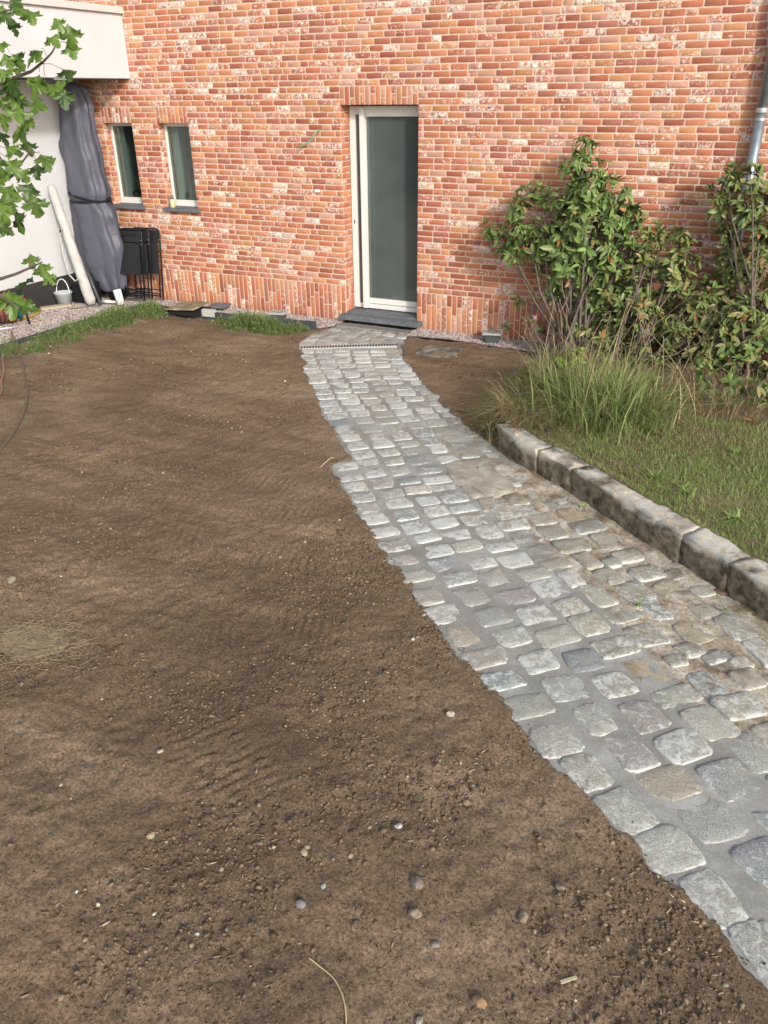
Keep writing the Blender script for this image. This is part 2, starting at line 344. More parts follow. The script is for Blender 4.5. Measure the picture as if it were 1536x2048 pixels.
def soil_h(x, y):
    z = .030*fbm(x, y, .9, 3, 3)+.016*fbm(x, y, 5.5, 4, 11)+.010*fbm(x, y, 26, 3, 31, .7)
    cl = vn(x*11, y*11, 51)+.5*vn(x*24, y*24, 52); z = z+.007*np.clip(cl, 0, 1)**1.3*2
    # heel and tread prints of boots
    for cx, cy, a, l, w in ((-1.72,-6.72,-.5,.17,.30),(-3.1,-4.42,.2,.16,.34),(-3.05,-5.35,.5,.15,.25),(-2.3,-6.1,.6,.14,.22),(-4.1,-5.1,.4,.15,.3),(-2.75,-4.75,.25,.13,.30),(-2.35,-5.2,.3,.14,.26),(-3.5,-4.95,.35,.14,.34),(-1.9,-5.75,.4,.13,.2),(-4.3,-3.6,.1,.2,.4)):
        u = (x-cx)*math.cos(a)+(y-cy)*math.sin(a); v = -(x-cx)*math.sin(a)+(y-cy)*math.cos(a)
        m = np.exp(-((u/w)**4+(v/l)**4)); z = z*(1-m*.6)+m*(-.006+.0075*np.sin(u*2*math.pi/.050+2.*fbm(x, y, 9, 2, 55))*np.clip(.6+1.6*fbm(x, y, 14, 3, 56), 0, 1))
    # smooth groove scraped through the soil towards the camera
    ax, ay, bx, by = -.93, -6.86, -.42, -7.6; ex, ey = bx-ax, by-ay; l2 = ex*ex+ey*ey
    t = np.clip(((x-ax)*ex+(y-ay)*ey)/l2, 0, 1.2); d = np.hypot(x-ax-t*ex, y-ay-t*ey); m = np.exp(-(d/.045)**2)
    z = z*(1-.85*m)-.008*m
    return z
def ground_h(x, y):
    z = soil_h(x, y)
    dp = sdist(x, y, PATH)+.030*fbm(x, y, 9, 4, 5, .6)*2
    e = np.clip(1-np.abs(dp)/.22, 0, 1); z = z*(1-.75*e)+.013*e
    z = np.where(dp < 0, z-np.clip(-dp*.9, 0, .06), z)
    for P in (G_LEFT, G_RIGHT):
        dg = sdist(x, y, P); z = np.where(dg < 0.02, z*0-.03, z)
    db = sdist(x, y, BED)
    s = np.clip((-db+.02)/.30, 0, 1); s = s*s*(3-2*s)
    nk = sdist(x, y, np.array(KERB+[(2.4,-9),(-6,-9),(-6,-3.0),(-1.9,-3.0)]))   # right behind the kerb the bed is level with its top
    s = np.where((nk < .25) & (db < 0), 1., s)
    z = np.where(db < .02, z*.6+.165*s, z)
    return z+drop(y)

def grid(name, xs, ys, hf, m, keep=None, kind='structure'):
    X, Y = np.meshgrid(xs, ys); Z = hf(X, Y); nx, ny = len(xs), len(ys)
    V = np.stack([X.ravel(), Y.ravel(), Z.ravel()], 1)
    i, j = np.meshgrid(np.arange(nx-1), np.arange(ny-1)); a = (j*nx+i).ravel()
    F = np.stack([a, a+1, a+nx+1, a+nx], 1)
    if keep is not None: F = F[keep(X, Y)[:-1, :-1].ravel()]
    used = np.unique(F); mp = np.full(len(V), -1); mp[used] = np.arange(len(used))
    o = npmesh(name, V[used], mp[F], m, smooth=True); o['kind'] = kind; return o
xs = np.concatenate([np.arange(-9.2, -5, .032), np.arange(-5, 1.3, .015), np.arange(1.3, 4.3, .06)])
ys = np.concatenate([np.arange(-9.4, -8.2, .05), np.arange(-8.2, -4.5, .0145), np.arange(-4.5, .06, .026)])
grid('soil', xs, ys, ground_h, m_soil, keep=lambda X, Y: sdist(X, Y, PATH) > -.16)
m_far = mat('far_ground', rough=.95); t = NT(m_far); t.color(t.ramp(t.noise(2, 5), [(.35, (.05, .075, .025)), (.65, (.10, .085, .05))]))
g = MB()
g.box(-80, 80, -80, -9.4, -.3, -.05); g.box(-80, -9.2, -9.4, 60, -.3, -.05); g.box(4.28, 80, -9.4, 60, -.3, -.05)
g.build('ground', m_far)['kind'] = 'structure'

# path bed
def bed_h(X, Y):
    # side of the old joint line
    s = ((X+2.0)*.722+(Y+3.45)*.692); old = np.clip(s/.05, 0, 1)*np.clip((-Y-3.25)/.2, 0, 1)
    z = .0035+.002*fbm(X, Y, 6, 3, 71)
    near = np.clip(1-np.abs(sdist(X, Y, np.array(KERB+[(2.4,-9.5),(3,-9.5),(3,-3)])))/.42, 0, 1)
    z = z-np.clip(sdist(X, Y, PATH), 0, 1)*.35
    return z+old*(-.006+.020*fbm(X, Y, 5.5, 4, 81)+.010*near+.004*fbm(X, Y, 40, 2, 83))+drop(Y)
bx = np.arange(-4.9, 2.4, .02); by = np.arange(-8.2, -.2, .02)
PB = PATH
grid('path_mortar', bx, by, bed_h, m_bed, keep=lambda X, Y: sdist(X, Y, PB)+.02*fbm(X, Y, 7, 3, 5)*2 < .05)

# ------------------------------------------------------------------ cobbles (places read off the photograph, metres: x, y, half width, half length, turn, old)
STONES = [
(-2.644,-3.918,0.083,0.071,42,0),(-2.513,-4.070,0.080,0.059,42,0),(-2.413,-4.196,0.072,0.075,43,0),(-2.293,-4.319,0.077,0.073,43,0),(-2.192,-4.451,0.073,0.084,44,0),
(-2.078,-4.564,0.082,0.075,44,0),(-1.947,-4.698,0.087,0.062,45,0),(-1.821,-4.824,0.086,0.074,45,0),(-2.519,-3.797,0.083,0.081,41,0),(-2.399,-3.930,0.070,0.072,42,0),
(-2.274,-4.061,0.073,0.082,42,0),(-2.139,-4.191,0.086,0.063,43,0),(-2.037,-4.299,0.081,0.072,43,0),(-1.921,-4.432,0.073,0.075,44,0),(-1.798,-4.557,0.077,0.079,44,0),
(-1.676,-4.651,0.076,0.055,44,0),(-1.559,-4.776,0.091,0.067,45,0),(-2.359,-3.681,0.070,0.071,41,0),(-2.244,-3.826,0.068,0.066,41,0),(-2.117,-3.948,0.078,0.052,42,0),
(-1.998,-4.058,0.087,0.058,42,0),(-1.870,-4.177,0.070,0.067,43,0),(-1.761,-4.297,0.076,0.070,43,0),(-1.650,-4.425,0.082,0.068,44,0),(-1.521,-4.548,0.088,0.063,44,0),
(-1.415,-4.640,0.086,0.062,44,0),(-2.188,-3.589,0.083,0.068,40,0),(-2.060,-3.714,0.087,0.062,41,0),(-1.940,-3.860,0.095,0.055,41,0),(-1.850,-3.946,0.084,0.048,42,0),
(-1.727,-4.061,0.090,0.073,42,0),(-1.616,-4.188,0.083,0.054,43,0),(-1.485,-4.306,0.081,0.070,43,0),(-1.353,-4.418,0.070,0.085,44,0),(-1.223,-4.564,0.090,0.052,44,0),
(-2.011,-3.486,0.070,0.065,40,0),(-1.881,-3.346,0.066,0.039,39,0),(-1.706,-3.292,0.052,0.076,39,1),(-1.604,-3.412,0.065,0.067,39,1),(-1.420,-3.595,0.092,0.159,40,1),
(-1.334,-3.916,0.055,0.078,42,1),(-1.233,-3.770,0.063,0.075,41,1),(-1.480,-4.059,0.055,0.087,42,1),(-1.365,-4.131,0.061,0.106,42,1),(-1.093,-3.909,0.041,0.071,42,1),
(-1.231,-4.035,0.087,0.075,42,1),(-1.102,-4.110,0.076,0.070,42,1),(-0.949,-3.998,0.057,0.092,42,1),(-1.244,-4.263,0.094,0.068,43,1),(-0.812,-4.092,0.095,0.070,42,1),
(-0.994,-4.245,0.074,0.078,43,1),(-1.132,-4.385,0.084,0.072,43,1),(-0.838,-4.366,0.101,0.069,43,1),(-0.665,-4.224,0.068,0.095,43,1),(-1.013,-4.507,0.082,0.060,44,1),
(-0.720,-4.492,0.051,0.087,44,1),(-0.515,-4.351,0.081,0.065,43,1),(-0.876,-4.615,0.085,0.054,44,1),(-0.754,-4.737,0.055,0.087,45,1),(-0.564,-4.622,0.060,0.081,44,1),
(-0.374,-4.496,0.091,0.066,44,1),(-0.581,-4.839,0.066,0.114,45,1),(-0.398,-4.734,0.077,0.094,45,1),(-0.223,-4.592,0.093,0.070,44,1),(-1.099,-4.680,0.088,0.072,45,0),
(-0.958,-4.785,0.082,0.062,45,0),(-0.839,-4.890,0.085,0.093,45,0),(-0.685,-5.017,0.079,0.072,45,1),(-1.699,-4.960,0.085,0.058,45,0),(-1.552,-5.079,0.094,0.064,45,0),
(-1.413,-5.251,0.071,0.078,45,0),(-1.268,-5.365,0.083,0.083,45,0),(-1.114,-5.492,0.072,0.088,45,0),(-0.951,-5.618,0.109,0.073,45,0),(-1.459,-4.891,0.088,0.067,45,0),
(-1.327,-5.006,0.093,0.065,45,0),(-1.191,-5.140,0.077,0.087,45,0),(-1.036,-5.283,0.083,0.077,45,0),(-0.885,-5.407,0.082,0.072,45,0),(-0.707,-5.542,0.088,0.073,45,0),
(-1.266,-4.781,0.081,0.063,45,0),(-1.151,-4.912,0.066,0.078,45,0),(-0.977,-5.042,0.089,0.069,45,0),(-0.833,-5.166,0.088,0.080,45,0),(-0.685,-5.307,0.101,0.072,45,0),
(-0.519,-5.445,0.082,0.075,45,0),(-0.345,-5.558,0.088,0.078,45,0),(-0.396,-5.269,0.107,0.071,45,1),(-0.559,-5.132,0.083,0.089,45,1),(-0.234,-5.390,0.081,0.096,45,1),
(-0.074,-5.517,0.103,0.060,45,1),(-0.425,-4.959,0.125,0.072,45,1),(-0.282,-5.095,0.089,0.086,45,1),(-0.279,-4.849,0.054,0.094,45,1),(-0.067,-4.726,0.059,0.102,45,1),
(-0.071,-4.971,0.069,0.088,45,1),(0.119,-4.847,0.070,0.118,45,1),(0.259,-5.003,0.057,0.098,45,1),(-0.114,-5.249,0.049,0.044,45,1),(0.061,-5.135,0.063,0.037,45,1),
(0.043,-5.365,0.061,0.089,45,1),(0.211,-5.249,0.068,0.065,45,1),(0.193,-5.466,0.106,0.072,45,1),(-0.821,-5.751,0.095,0.063,45,0),(-0.540,-5.675,0.091,0.087,45,0),
(-0.664,-5.870,0.102,0.072,45,0),(-0.373,-5.825,0.066,0.092,45,0),(-0.183,-5.714,0.081,0.096,45,0),(0.083,-5.633,0.088,0.100,45,0),(-0.492,-6.018,0.092,0.094,45,0),
(-0.196,-5.958,0.074,0.103,45,0),(0.001,-5.832,0.104,0.080,45,0),(0.264,-5.747,0.074,0.118,45,0),(-0.329,-6.146,0.076,0.096,45,0),(-0.023,-6.069,0.103,0.085,45,0),
(0.188,-5.939,0.093,0.093,45,0),(-0.153,-6.281,0.079,0.102,45,0),(0.148,-6.181,0.101,0.098,45,0),(0.384,-6.060,0.095,0.057,45,0),(0.021,-6.394,0.119,0.091,45,0),
(0.345,-6.300,0.090,0.093,45,0),(0.194,-6.534,0.075,0.121,45,0),(0.365,-6.665,0.074,0.120,45,0),(0.348,-5.566,0.097,0.056,45,1),(-3.428,-2.784,0.079,0.080,35,0),
(-3.317,-2.914,0.075,0.076,36,0),(-3.200,-3.030,0.079,0.083,37,0),(-3.095,-3.155,0.082,0.093,38,0),(-2.975,-3.289,0.075,0.082,39,0),(-2.867,-3.401,0.079,0.078,39,0),
(-2.743,-3.531,0.077,0.084,40,0),(-2.620,-3.670,0.081,0.077,41,0),(-3.276,-2.659,0.081,0.082,34,0),(-3.158,-2.784,0.075,0.073,35,0),(-3.049,-2.907,0.079,0.071,36,0),
(-2.953,-3.024,0.070,0.078,37,0),(-2.814,-3.164,0.077,0.089,38,0),(-2.699,-3.294,0.059,0.085,39,0),(-2.584,-3.422,0.075,0.078,39,0),(-2.460,-3.556,0.071,0.067,40,0),
(-3.081,-2.590,0.075,0.075,34,0),(-2.972,-2.700,0.062,0.075,35,0),(-2.865,-2.833,0.077,0.074,36,0),(-2.756,-2.952,0.076,0.069,36,0),(-2.632,-3.083,0.060,0.085,37,0),
(-2.512,-3.217,0.070,0.080,38,0),(-2.392,-3.338,0.078,0.060,39,0),(-2.318,-3.477,0.047,0.060,40,0),(-2.943,-2.463,0.068,0.076,33,0),(-2.838,-2.582,0.075,0.071,34,0),
(-2.727,-2.710,0.071,0.086,35,0),(-2.626,-2.832,0.074,0.077,36,0),(-2.505,-2.952,0.066,0.076,36,0),(-2.383,-3.082,0.075,0.082,37,0),(-2.265,-3.214,0.068,0.087,38,0),
(-2.149,-3.328,0.060,0.084,39,0),(-2.783,-2.363,0.082,0.066,32,0),(-2.577,-2.600,0.072,0.069,34,0),(-2.475,-2.711,0.075,0.070,35,0),(-2.370,-2.832,0.076,0.081,36,0),
(-2.246,-2.971,0.075,0.080,36,0),(-2.137,-3.087,0.064,0.071,37,0),(-2.013,-3.212,0.061,0.059,38,0),(-2.748,-2.149,0.057,0.070,31,0),(-2.642,-2.247,0.056,0.065,32,0),
(-2.552,-2.371,0.072,0.073,32,0),(-2.442,-2.488,0.075,0.076,33,0),(-2.343,-2.583,0.071,0.080,34,0),(-2.239,-2.690,0.065,0.079,35,0),(-2.117,-2.804,0.065,0.081,35,0),
(-2.019,-2.915,0.069,0.076,36,0),(-1.891,-3.041,0.050,0.087,37,0),(-1.824,-3.183,0.038,0.064,38,0),(-4.434,-1.475,0.074,0.067,27,0),(-4.369,-1.583,0.068,0.065,28,0),
(-4.277,-1.714,0.072,0.061,28,0),(-4.206,-1.803,0.071,0.050,29,0),(-4.127,-1.922,0.083,0.073,30,0),(-4.030,-2.053,0.086,0.069,30,0),(-3.921,-2.181,0.094,0.073,31,0),
(-3.830,-2.295,0.084,0.062,32,0),(-3.724,-2.413,0.081,0.067,33,0),(-3.625,-2.536,0.075,0.074,34,0),(-3.526,-2.659,0.077,0.051,34,0),(-4.271,-1.383,0.086,0.067,26,0),
(-4.177,-1.537,0.078,0.103,27,0),(-4.055,-1.700,0.074,0.070,28,0),(-3.960,-1.838,0.079,0.084,29,0),(-3.850,-1.973,0.082,0.070,30,0),(-3.758,-2.084,0.072,0.068,31,0),
(-3.649,-2.207,0.077,0.072,31,0),(-3.568,-2.320,0.078,0.061,32,0),(-3.470,-2.444,0.076,0.058,33,0),(-3.358,-2.556,0.093,0.066,34,0),(-4.118,-1.275,0.079,0.049,26,0),
(-4.050,-1.384,0.081,0.066,26,0),(-3.975,-1.505,0.083,0.063,27,0),(-3.907,-1.615,0.074,0.070,28,0),(-3.800,-1.740,0.085,0.075,29,0),(-3.703,-1.864,0.079,0.063,29,0),
(-3.608,-1.992,0.071,0.078,30,0),(-3.497,-2.115,0.067,0.066,31,0),(-3.399,-2.237,0.072,0.070,32,0),(-3.323,-2.363,0.070,0.059,32,0),(-3.190,-2.476,0.072,0.066,33,0),
(-3.919,-1.227,0.079,0.049,25,0),(-3.864,-1.321,0.084,0.066,26,0),(-3.796,-1.426,0.081,0.064,27,0),(-3.721,-1.542,0.078,0.061,27,0),(-3.643,-1.662,0.081,0.067,28,0),
(-3.574,-1.764,0.085,0.055,29,0),(-3.458,-1.875,0.066,0.080,29,0),(-3.389,-2.002,0.081,0.050,30,0),(-3.269,-2.085,0.063,0.058,31,0),(-3.152,-2.241,0.070,0.061,32,0),
(-3.061,-2.357,0.062,0.066,32,0),(-3.756,-1.145,0.074,0.060,25,0),(-3.697,-1.247,0.076,0.067,26,0),(-3.626,-1.350,0.079,0.064,26,0),(-3.560,-1.462,0.077,0.052,27,0),
(-3.481,-1.590,0.080,0.068,28,0),(-3.377,-1.702,0.088,0.051,28,0),(-3.306,-1.782,0.082,0.054,29,0),(-3.233,-1.891,0.080,0.059,29,0),(-3.139,-2.003,0.067,0.066,30,0),
(-3.006,-2.123,0.069,0.070,31,0),(-2.912,-2.253,0.081,0.072,32,0),(-3.631,-1.080,0.068,0.070,24,0),(-3.549,-1.192,0.063,0.078,25,0),(-3.479,-1.304,0.078,0.065,26,0),
(-3.377,-1.426,0.070,0.062,27,0),(-3.304,-1.538,0.074,0.059,27,0),(-3.213,-1.629,0.066,0.066,28,0),(-3.129,-1.745,0.075,0.062,29,0),(-3.050,-1.850,0.085,0.050,29,0),
(-2.932,-1.942,0.065,0.066,30,0),(-2.846,-2.059,0.069,0.063,31,0),(-4.579,-1.231,0.074,0.073,25,0),(-4.419,-1.140,0.083,0.074,25,0),(-4.260,-1.049,0.084,0.075,24,0),
(-4.078,-0.969,0.102,0.075,23,0),(-3.923,-0.869,0.079,0.062,22,0),(-3.797,-0.771,0.062,0.105,20,0),(-4.630,-1.104,0.068,0.076,25,0),(-4.482,-0.996,0.077,0.077,24,0),
(-4.334,-0.909,0.062,0.077,22,0),(-4.160,-0.811,0.071,0.075,21,0),(-3.975,-0.741,0.066,0.062,20,0),(-3.871,-0.618,0.045,0.074,17,0),(-4.664,-0.955,0.072,0.067,23,0),
(-4.522,-0.848,0.059,0.066,21,0),(-4.355,-0.797,0.056,0.042,21,0),(-4.163,-0.679,0.066,0.074,19,0),(-4.014,-0.625,0.071,0.061,18,0),(-4.702,-0.813,0.064,0.067,21,0),
(-4.538,-0.695,0.051,0.066,19,0),(-4.362,-0.630,0.068,0.075,18,0),(-4.169,-0.522,0.071,0.073,16,0),(-4.014,-0.500,0.060,0.050,15,0),(-3.831,-0.363,0.052,0.086,13,0),
(-4.683,-0.666,0.050,0.067,18,0),(-4.564,-0.567,0.057,0.066,17,0),(-4.376,-0.508,0.057,0.065,16,0),(-4.168,-0.398,0.068,0.056,14,0),(-3.998,-0.366,0.064,0.061,13,0),
(-4.681,-0.426,0.069,0.064,14,0),(-4.511,-0.400,0.069,0.063,14,0),(-4.364,-0.360,0.056,0.065,13,0),(-4.196,-0.258,0.071,0.056,12,0),(-4.007,-0.240,0.067,0.048,12,0),

]

path_obj = bpy.data.objects['path_mortar']
TINTS = [((.335,.335,.31), 30), ((.30,.31,.30), 22), ((.37,.36,.325), 24), ((.34,.318,.288), 12), ((.25,.27,.28), 10), ((.38,.34,.275), 4), ((.38,.32,.24), 2), ((.31,.285,.278), 4)]
tw = np.array([w for _, w in TINTS], float); tw /= tw.sum()
SPECIAL = {(-.78,-5.76): (.27,.325,.315)}
def cobble(x, y, a, b, ang, old, rs):
    near = y < -4.2
    n = 40 if near else 16
    th = np.arange(n)/n*2*math.pi+rs.uniform(0, .2)
    pw = rs.uniform(.26, .42); c, s = np.cos(th), np.sin(th)
    g_ = 1.07 if near else 1.10; ex = np.sign(c)*np.abs(c)**pw*a*g_; ey = np.sign(s)*np.abs(s)**pw*b*g_
    sk = rs.uniform(-.07, .07); tp = rs.uniform(-.07, .07); ex = ex*(1+tp*ey/b)+sk*ey
    jit = 1+rs.normal(0, .013 if near else .02, n)+.022*np.sin(th*rs.integers(2, 4)+rs.uniform(0, 6))+(.08*fbm(np.cos(th)*2.3+rs.uniform(0, 50), np.sin(th)*2.3, 1, 4, 7, .65) if near else 0)
    ex *= jit; ey *= jit
    A = math.radians(ang)+rs.normal(0, .035); u = np.array([math.cos(A), math.sin(A)]); v = np.array([-u[1], u[0]])
    top = .0065+rs.uniform(-.002, .003) if not old else .009+rs.uniform(-.007, .004)
    rings = [(1.0, -.03), (1.0, top-.010), (.975, top-.003), (.90, top), (.55, top+.0015), (.25, top+.002)]
    V = []; tx, ty = rs.uniform(-.03, .03, 2)
    for k, (sc_, z) in enumerate(rings):
        px = x+(ex*u[0]+ey*v[0])*sc_; py = y+(ex*u[1]+ey*v[1])*sc_
        zz = np.full(n, z)+drop(py)
        if k >= 2: zz = zz+.0060*fbm(px, py, 24, 4, 91, .6)+.004*fbm(px, py, 9, 2, 92)+tx*(px-x)*1.2+ty*(py-y)*1.2
        V.append(np.stack([px, py, zz], 1))
    V = np.concatenate(V); i = np.arange(n); j = (i+1) % n
    F = [np.stack([k*n+i, k*n+j, (k+1)*n+j, (k+1)*n+i], 1) for k in range(len(rings)-1)]
    cap = ((len(rings)-1)*n+i)[None]
    return V, F+[cap]
def place_cobble(x, y, a, b, ang, old, i):
    rs = np.random.default_rng(i*13+5)
    V, F = cobble(x, y, a, b, ang, old, rs)
    tint = np.array(TINTS[rs.choice(len(TINTS), p=tw)][0])*rs.uniform(.85, 1.12)*np.array([1.04, 1.06, 1.04])
    for k, c in SPECIAL.items():
        if math.hypot(k[0]-x, k[1]-y) < .1: tint = np.array(c)
    if old: tint = tint*np.array([1.03, .99, .90])*.95
    film = rs.uniform(-.15, .45) if not old else rs.uniform(-.1, .45)
    if -2.9 < y < -1.0 or (-4.9 < y < -3.2 and not old): film += .22
    cols = np.tile([*tint, film], (len(V), 1)); nn_ = len(V)//6
    for k_, e_ in ((0, .7), (1, .7), (2, .25), (3, .08)): cols[k_*nn_:(k_+1)*nn_, 3] += e_
    o = npmesh('cobblestone', V-np.array([x, y, 0]), F, m_cobold if old else m_cob, path_obj, cols, smooth=True); o.location = (x, y, 0)
    return o
placed = []
for i, (x, y, a, b, ang, old) in enumerate(STONES):
    place_cobble(x, y, min(a, .105), min(b, .105), ang, old, i); placed.append((x, y, max(a, b)))
pl = np.array(placed); k = 700; rsf = np.random.default_rng(88); extra = []
for _ in range(5000):                                # small stones in the wider gaps of the old paving
    x, y = rsf.uniform(-2.0, .5), rsf.uniform(-6.3, -3.3)
    if (x+2.0)*.722+(y+3.45)*.692 < .03 or float(sdist(np.array([x]), np.array([y]), PATH)[0]) > -.085: continue
    if float(sdist(np.array([x]), np.array([y]), np.array([(-2.0,-3.57),(-1.79,-3.39),(-1.38,-3.755),(-1.6,-4.02)]))[0]) < .09: continue
    dd = np.hypot(pl[:, 0]-x, pl[:, 1]-y)-pl[:, 2]
    if dd.min() < .048: continue
    r0 = min(.072, dd.min()-.002); k += 1; place_cobble(x, y, r0, r0*.9, 45, 1, k); pl = np.vstack([pl, [x, y, r0]])
# the paving goes on outside the frame
k = 1000
ux, uy = math.cos(math.radians(45)), math.sin(math.radians(45))
for i in range(-2, 40):
    for j in range(-3, 14):
        x = -2.6+.187*i*ux+.187*j*ux; y = -3.95-.187*i*uy+.187*j*uy
        if x < .20: continue
        if float(sdist(np.array([x]), np.array([y]), PATH)[0]) > -.075: continue
        if np.min(np.hypot(pl[:, 0]-x, pl[:, 1]-y)) < .17: continue
        k += 1; place_cobble(x, y, .078, .078, 45, 0 if (x+2.0)*.722+(y+3.45)*.692 < 0 else 1, k)
# the patch of old concrete set among the cobbles
SL = [(-2.0,-3.57),(-1.95,-3.49),(-1.88,-3.42),(-1.79,-3.39),(-1.68,-3.47),(-1.57,-3.57),(-1.47,-3.66),(-1.38,-3.755),(-1.41,-3.85),(-1.47,-3.94),(-1.54,-3.99),(-1.6,-4.02),(-1.66,-3.99),(-1.71,-3.94),(-1.80,-3.86),(-1.89,-3.76)]
m_patch = mat('old_concrete', rough=.85); t = NT(m_patch)
c = t.ramp(t.noise(9, 6, .7), [(.3, (.27, .235, .185)), (.5, (.37, .335, .275)), (.7, (.52, .49, .42))])
vo = t.new('ShaderNodeTexVoronoi', feature='DISTANCE_TO_EDGE'); vo.inputs['Scale'].default_value = 5.2; t.put(t.pos(), vo.inputs['Vector'])
nz = t.noise(5, 2)
cr = t.math('MULTIPLY', t.ramp(vo.outputs['Distance'], [(.0, 1.), (.022, 0.)]), t.ramp(nz, [(.5, 0.), (.6, 1.)]))
c = t.mix(cr, c, (.10, .085, .06)); t.color(c); t.bump(t.math('SUBTRACT', t.noise(35, 4), cr), .7, .008)
S_ = np.array(SL); ctr = S_.mean(0); V = []; rs = np.random.default_rng(3)
Sd = []                                              # denser, ragged outline
for i in range(len(S_)):
    for q in range(4):
        pnt = S_[i]*(1-q/4)+S_[(i+1) % len(S_)]*q/4; Sd.append(pnt+rs.normal(0, .005, 2))
Sd = np.array(Sd); n = len(Sd)
for sc_, z in ((1, -.03), (1, .004), (.98, .010), (.8, .013), (.6, .013), (.4, .013), (.2, .013)):
    P = ctr+(Sd-ctr)*sc_; V.append(np.stack([P[:, 0], P[:, 1], z+(.008*fbm(P[:, 0], P[:, 1], 8, 3, 95) if z > .005 else 0*P[:, 0])], 1))
V = np.concatenate(V); i = np.arange(n); j = (i+1) % n
npmesh('concrete_patch', V, [np.stack([k_*n+i, k_*n+j, (k_+1)*n+j, (k_+1)*n+i], 1) for k_ in range(6)]+[(6*n+i)[None]], m_patch, path_obj, smooth=True)['label'] = 'cracked beige concrete patch set among the old cobbles'

# ------------------------------------------------------------------ kerb of long rough stones
kerb = empty('stone_kerb', (-.4, -4.15, 0), 'low kerb of long rough granite stones holding up the lawn beside the cobbled path', 'kerb')
KN = np.array(KERB); seg = np.linalg.norm(np.diff(KN, axis=0), axis=1); cum = np.concatenate([[0], np.cumsum(seg)])
def kpt(s): 
    return np.array([np.interp(s, cum, KN[:, 0]), np.interp(s, cum, KN[:, 1])])
BACK = [(0.012,.60),(.615,.95),(.965,1.98),(1.99,2.33),(2.345,3.25),(3.27,4.15),(4.17,5.1)]
for bi, (s0, s1) in enumerate(BACK):
    rs = np.random.default_rng(40+bi); nn = max(6, int((s1-s0)/.030)); yo0, yo1, tz = rs.uniform(-.010, .012), rs.uniform(-.010, .012), rs.uniform(-.008, .008); ss = np.linspace(s0-.003, s1+.003, nn)
    topz = .185+rs.uniform(-.006, .008); prof = [(0.0,-.05),(.008,.04),(.002,.09),(.004,topz-.03),(.006,topz-.008),(.016,topz),(.08,topz+.003),(.150,topz),(.168,topz-.006),(.17,-.05)]
    V = []
    for qi, s in enumerate(ss):
        e = min(qi, nn-1-qi); endr = .004 if e == 0 else 0
        p = kpt(s); d = kpt(s+.02)-kpt(s-.02) if 0 < s < cum[-1]-.03 else kpt(s)-kpt(s-.02)
        d = d/np.linalg.norm(d); nrm = np.array([-d[1], d[0]])
        for k_, (o_, z_) in enumerate(prof):
            wob = .028*float(fbm(np.array(s*1.0), np.array(k_*.25+0), 5, 3, 60)) if 0 < k_ else 0
            zz = z_+(.020*float(fbm(np.array(s), np.array(o_*6), 9, 4, 61, .6)) if k_ > 2 else 0)-(endr if 2 < k_ < 9 else 0)
            f_ = qi/(nn-1); zz += (tz*(2*f_-1) if k_ > 2 else 0); q_ = p+nrm*(o_+wob+yo0*(1-f_)+yo1*f_+(.004 if e == 0 and k_ < 4 else 0)); V.append((q_[0], q_[1], zz))
    m = len(prof); F = []
    for a_ in range(nn-1):
        for b_ in range(m-1): F.append((a_*m+b_, (a_+1)*m+b_, (a_+1)*m+b_+1, a_*m+b_+1))
    npmesh('kerb_stone', np.array(V)-np.array(kerb.location), [np.array(F), np.array([list(range(m)), [((nn-1)*m+i_) for i_ in reversed(range(m))]])], m_kerb, kerb, smooth=False)

# ------------------------------------------------------------------ brick house
house = empty('brick_house', (-4.2, 0, 0), 'house wall of mottled red and lime stained reclaimed bricks with a glazed door', 'house')
HL = np.array([-4.2, 0, 0.])
Q, S0, X0, X1, ZT = .0625, .388, -8.62, 3.4, 4.0
DOOR = (-4.745, -3.811, -.1, S0+31*Q); W1 = (-8.203, -7.733, 1.176, S0+28*Q); W2 = (-7.324, -6.848, 1.176, S0+28*Q)
LH = 3*Q
m_ = MB(); e_ = .007
def wallbox(x0, x1, z0, z1): m_.box(x0+4.2, x1+4.2, .0036, .32, z0, z1)
wallbox(X0, W1[0]-e_, -.2, W1[3]+e_); wallbox(W1[1]+e_, W2[0]-e_, -.2, W1[3]+e_); wallbox(W2[1]+e_, DOOR[0]-e_, -.2, W1[3]+e_)
wallbox(W1[0]-e_, W1[1]+e_, -.2, W1[2]-.03); wallbox(W2[0]-e_, W2[1]+e_, -.2, W2[2]-.03)
wallbox(DOOR[1]+e_, X1, -.2, W1[3]+e_)
wallbox(X0, DOOR[0]-e_, W1[3]+e_, DOOR[3]+e_); wallbox(DOOR[1]+e_, X1, W1[3]+e_, DOOR[3]+e_)
wallbox(X0, X1, DOOR[3]+e_, ZT)
m_.build('wall', m_mortar, house)

PAL = [((.50,.20,.106),27), ((.44,.142,.080),24), ((.34,.098,.060),12), ((.54,.295,.21),14), ((.53,.25,.115),10), ((.40,.15,.105),13)]
pwt = np.array([w for _, w in PAL], float); pwt /= pwt.sum()
bricks = []                                           # (verts (n,3), rgba, visible size)
def brick_out(l, w, rs, r=.0055):
    h, v = l/2, w/2; j = lambda s=.0016: rs.normal(0, s)
    return np.array([(-h+r+j(), -v+j(.0008)), (-h*.33+j(), -v+j(.0012)), (h*.33+j(), -v+j(.0012)), (h-r+j(), -v+j(.0008)), (h+j(.0010), -v+r+j()), (h+j(.001), v-r+j()),
                     (h-r+j(), v+j(.0008)), (h*.33+j(), v+j(.0012)), (-h*.33+j(), v+j(.0012)), (-h+r+j(), v+j(.0008)), (-h+j(.0010), v-r+j()), (-h+j(.001), -v+r+j())])
NB = 12
BF = [np.stack([k_*NB+np.arange(NB), k_*NB+(np.arange(NB)+1) % NB, (k_+1)*NB+(np.arange(NB)+1) % NB, (k_+1)*NB+np.arange(NB)], 1) for k_ in range(2)]
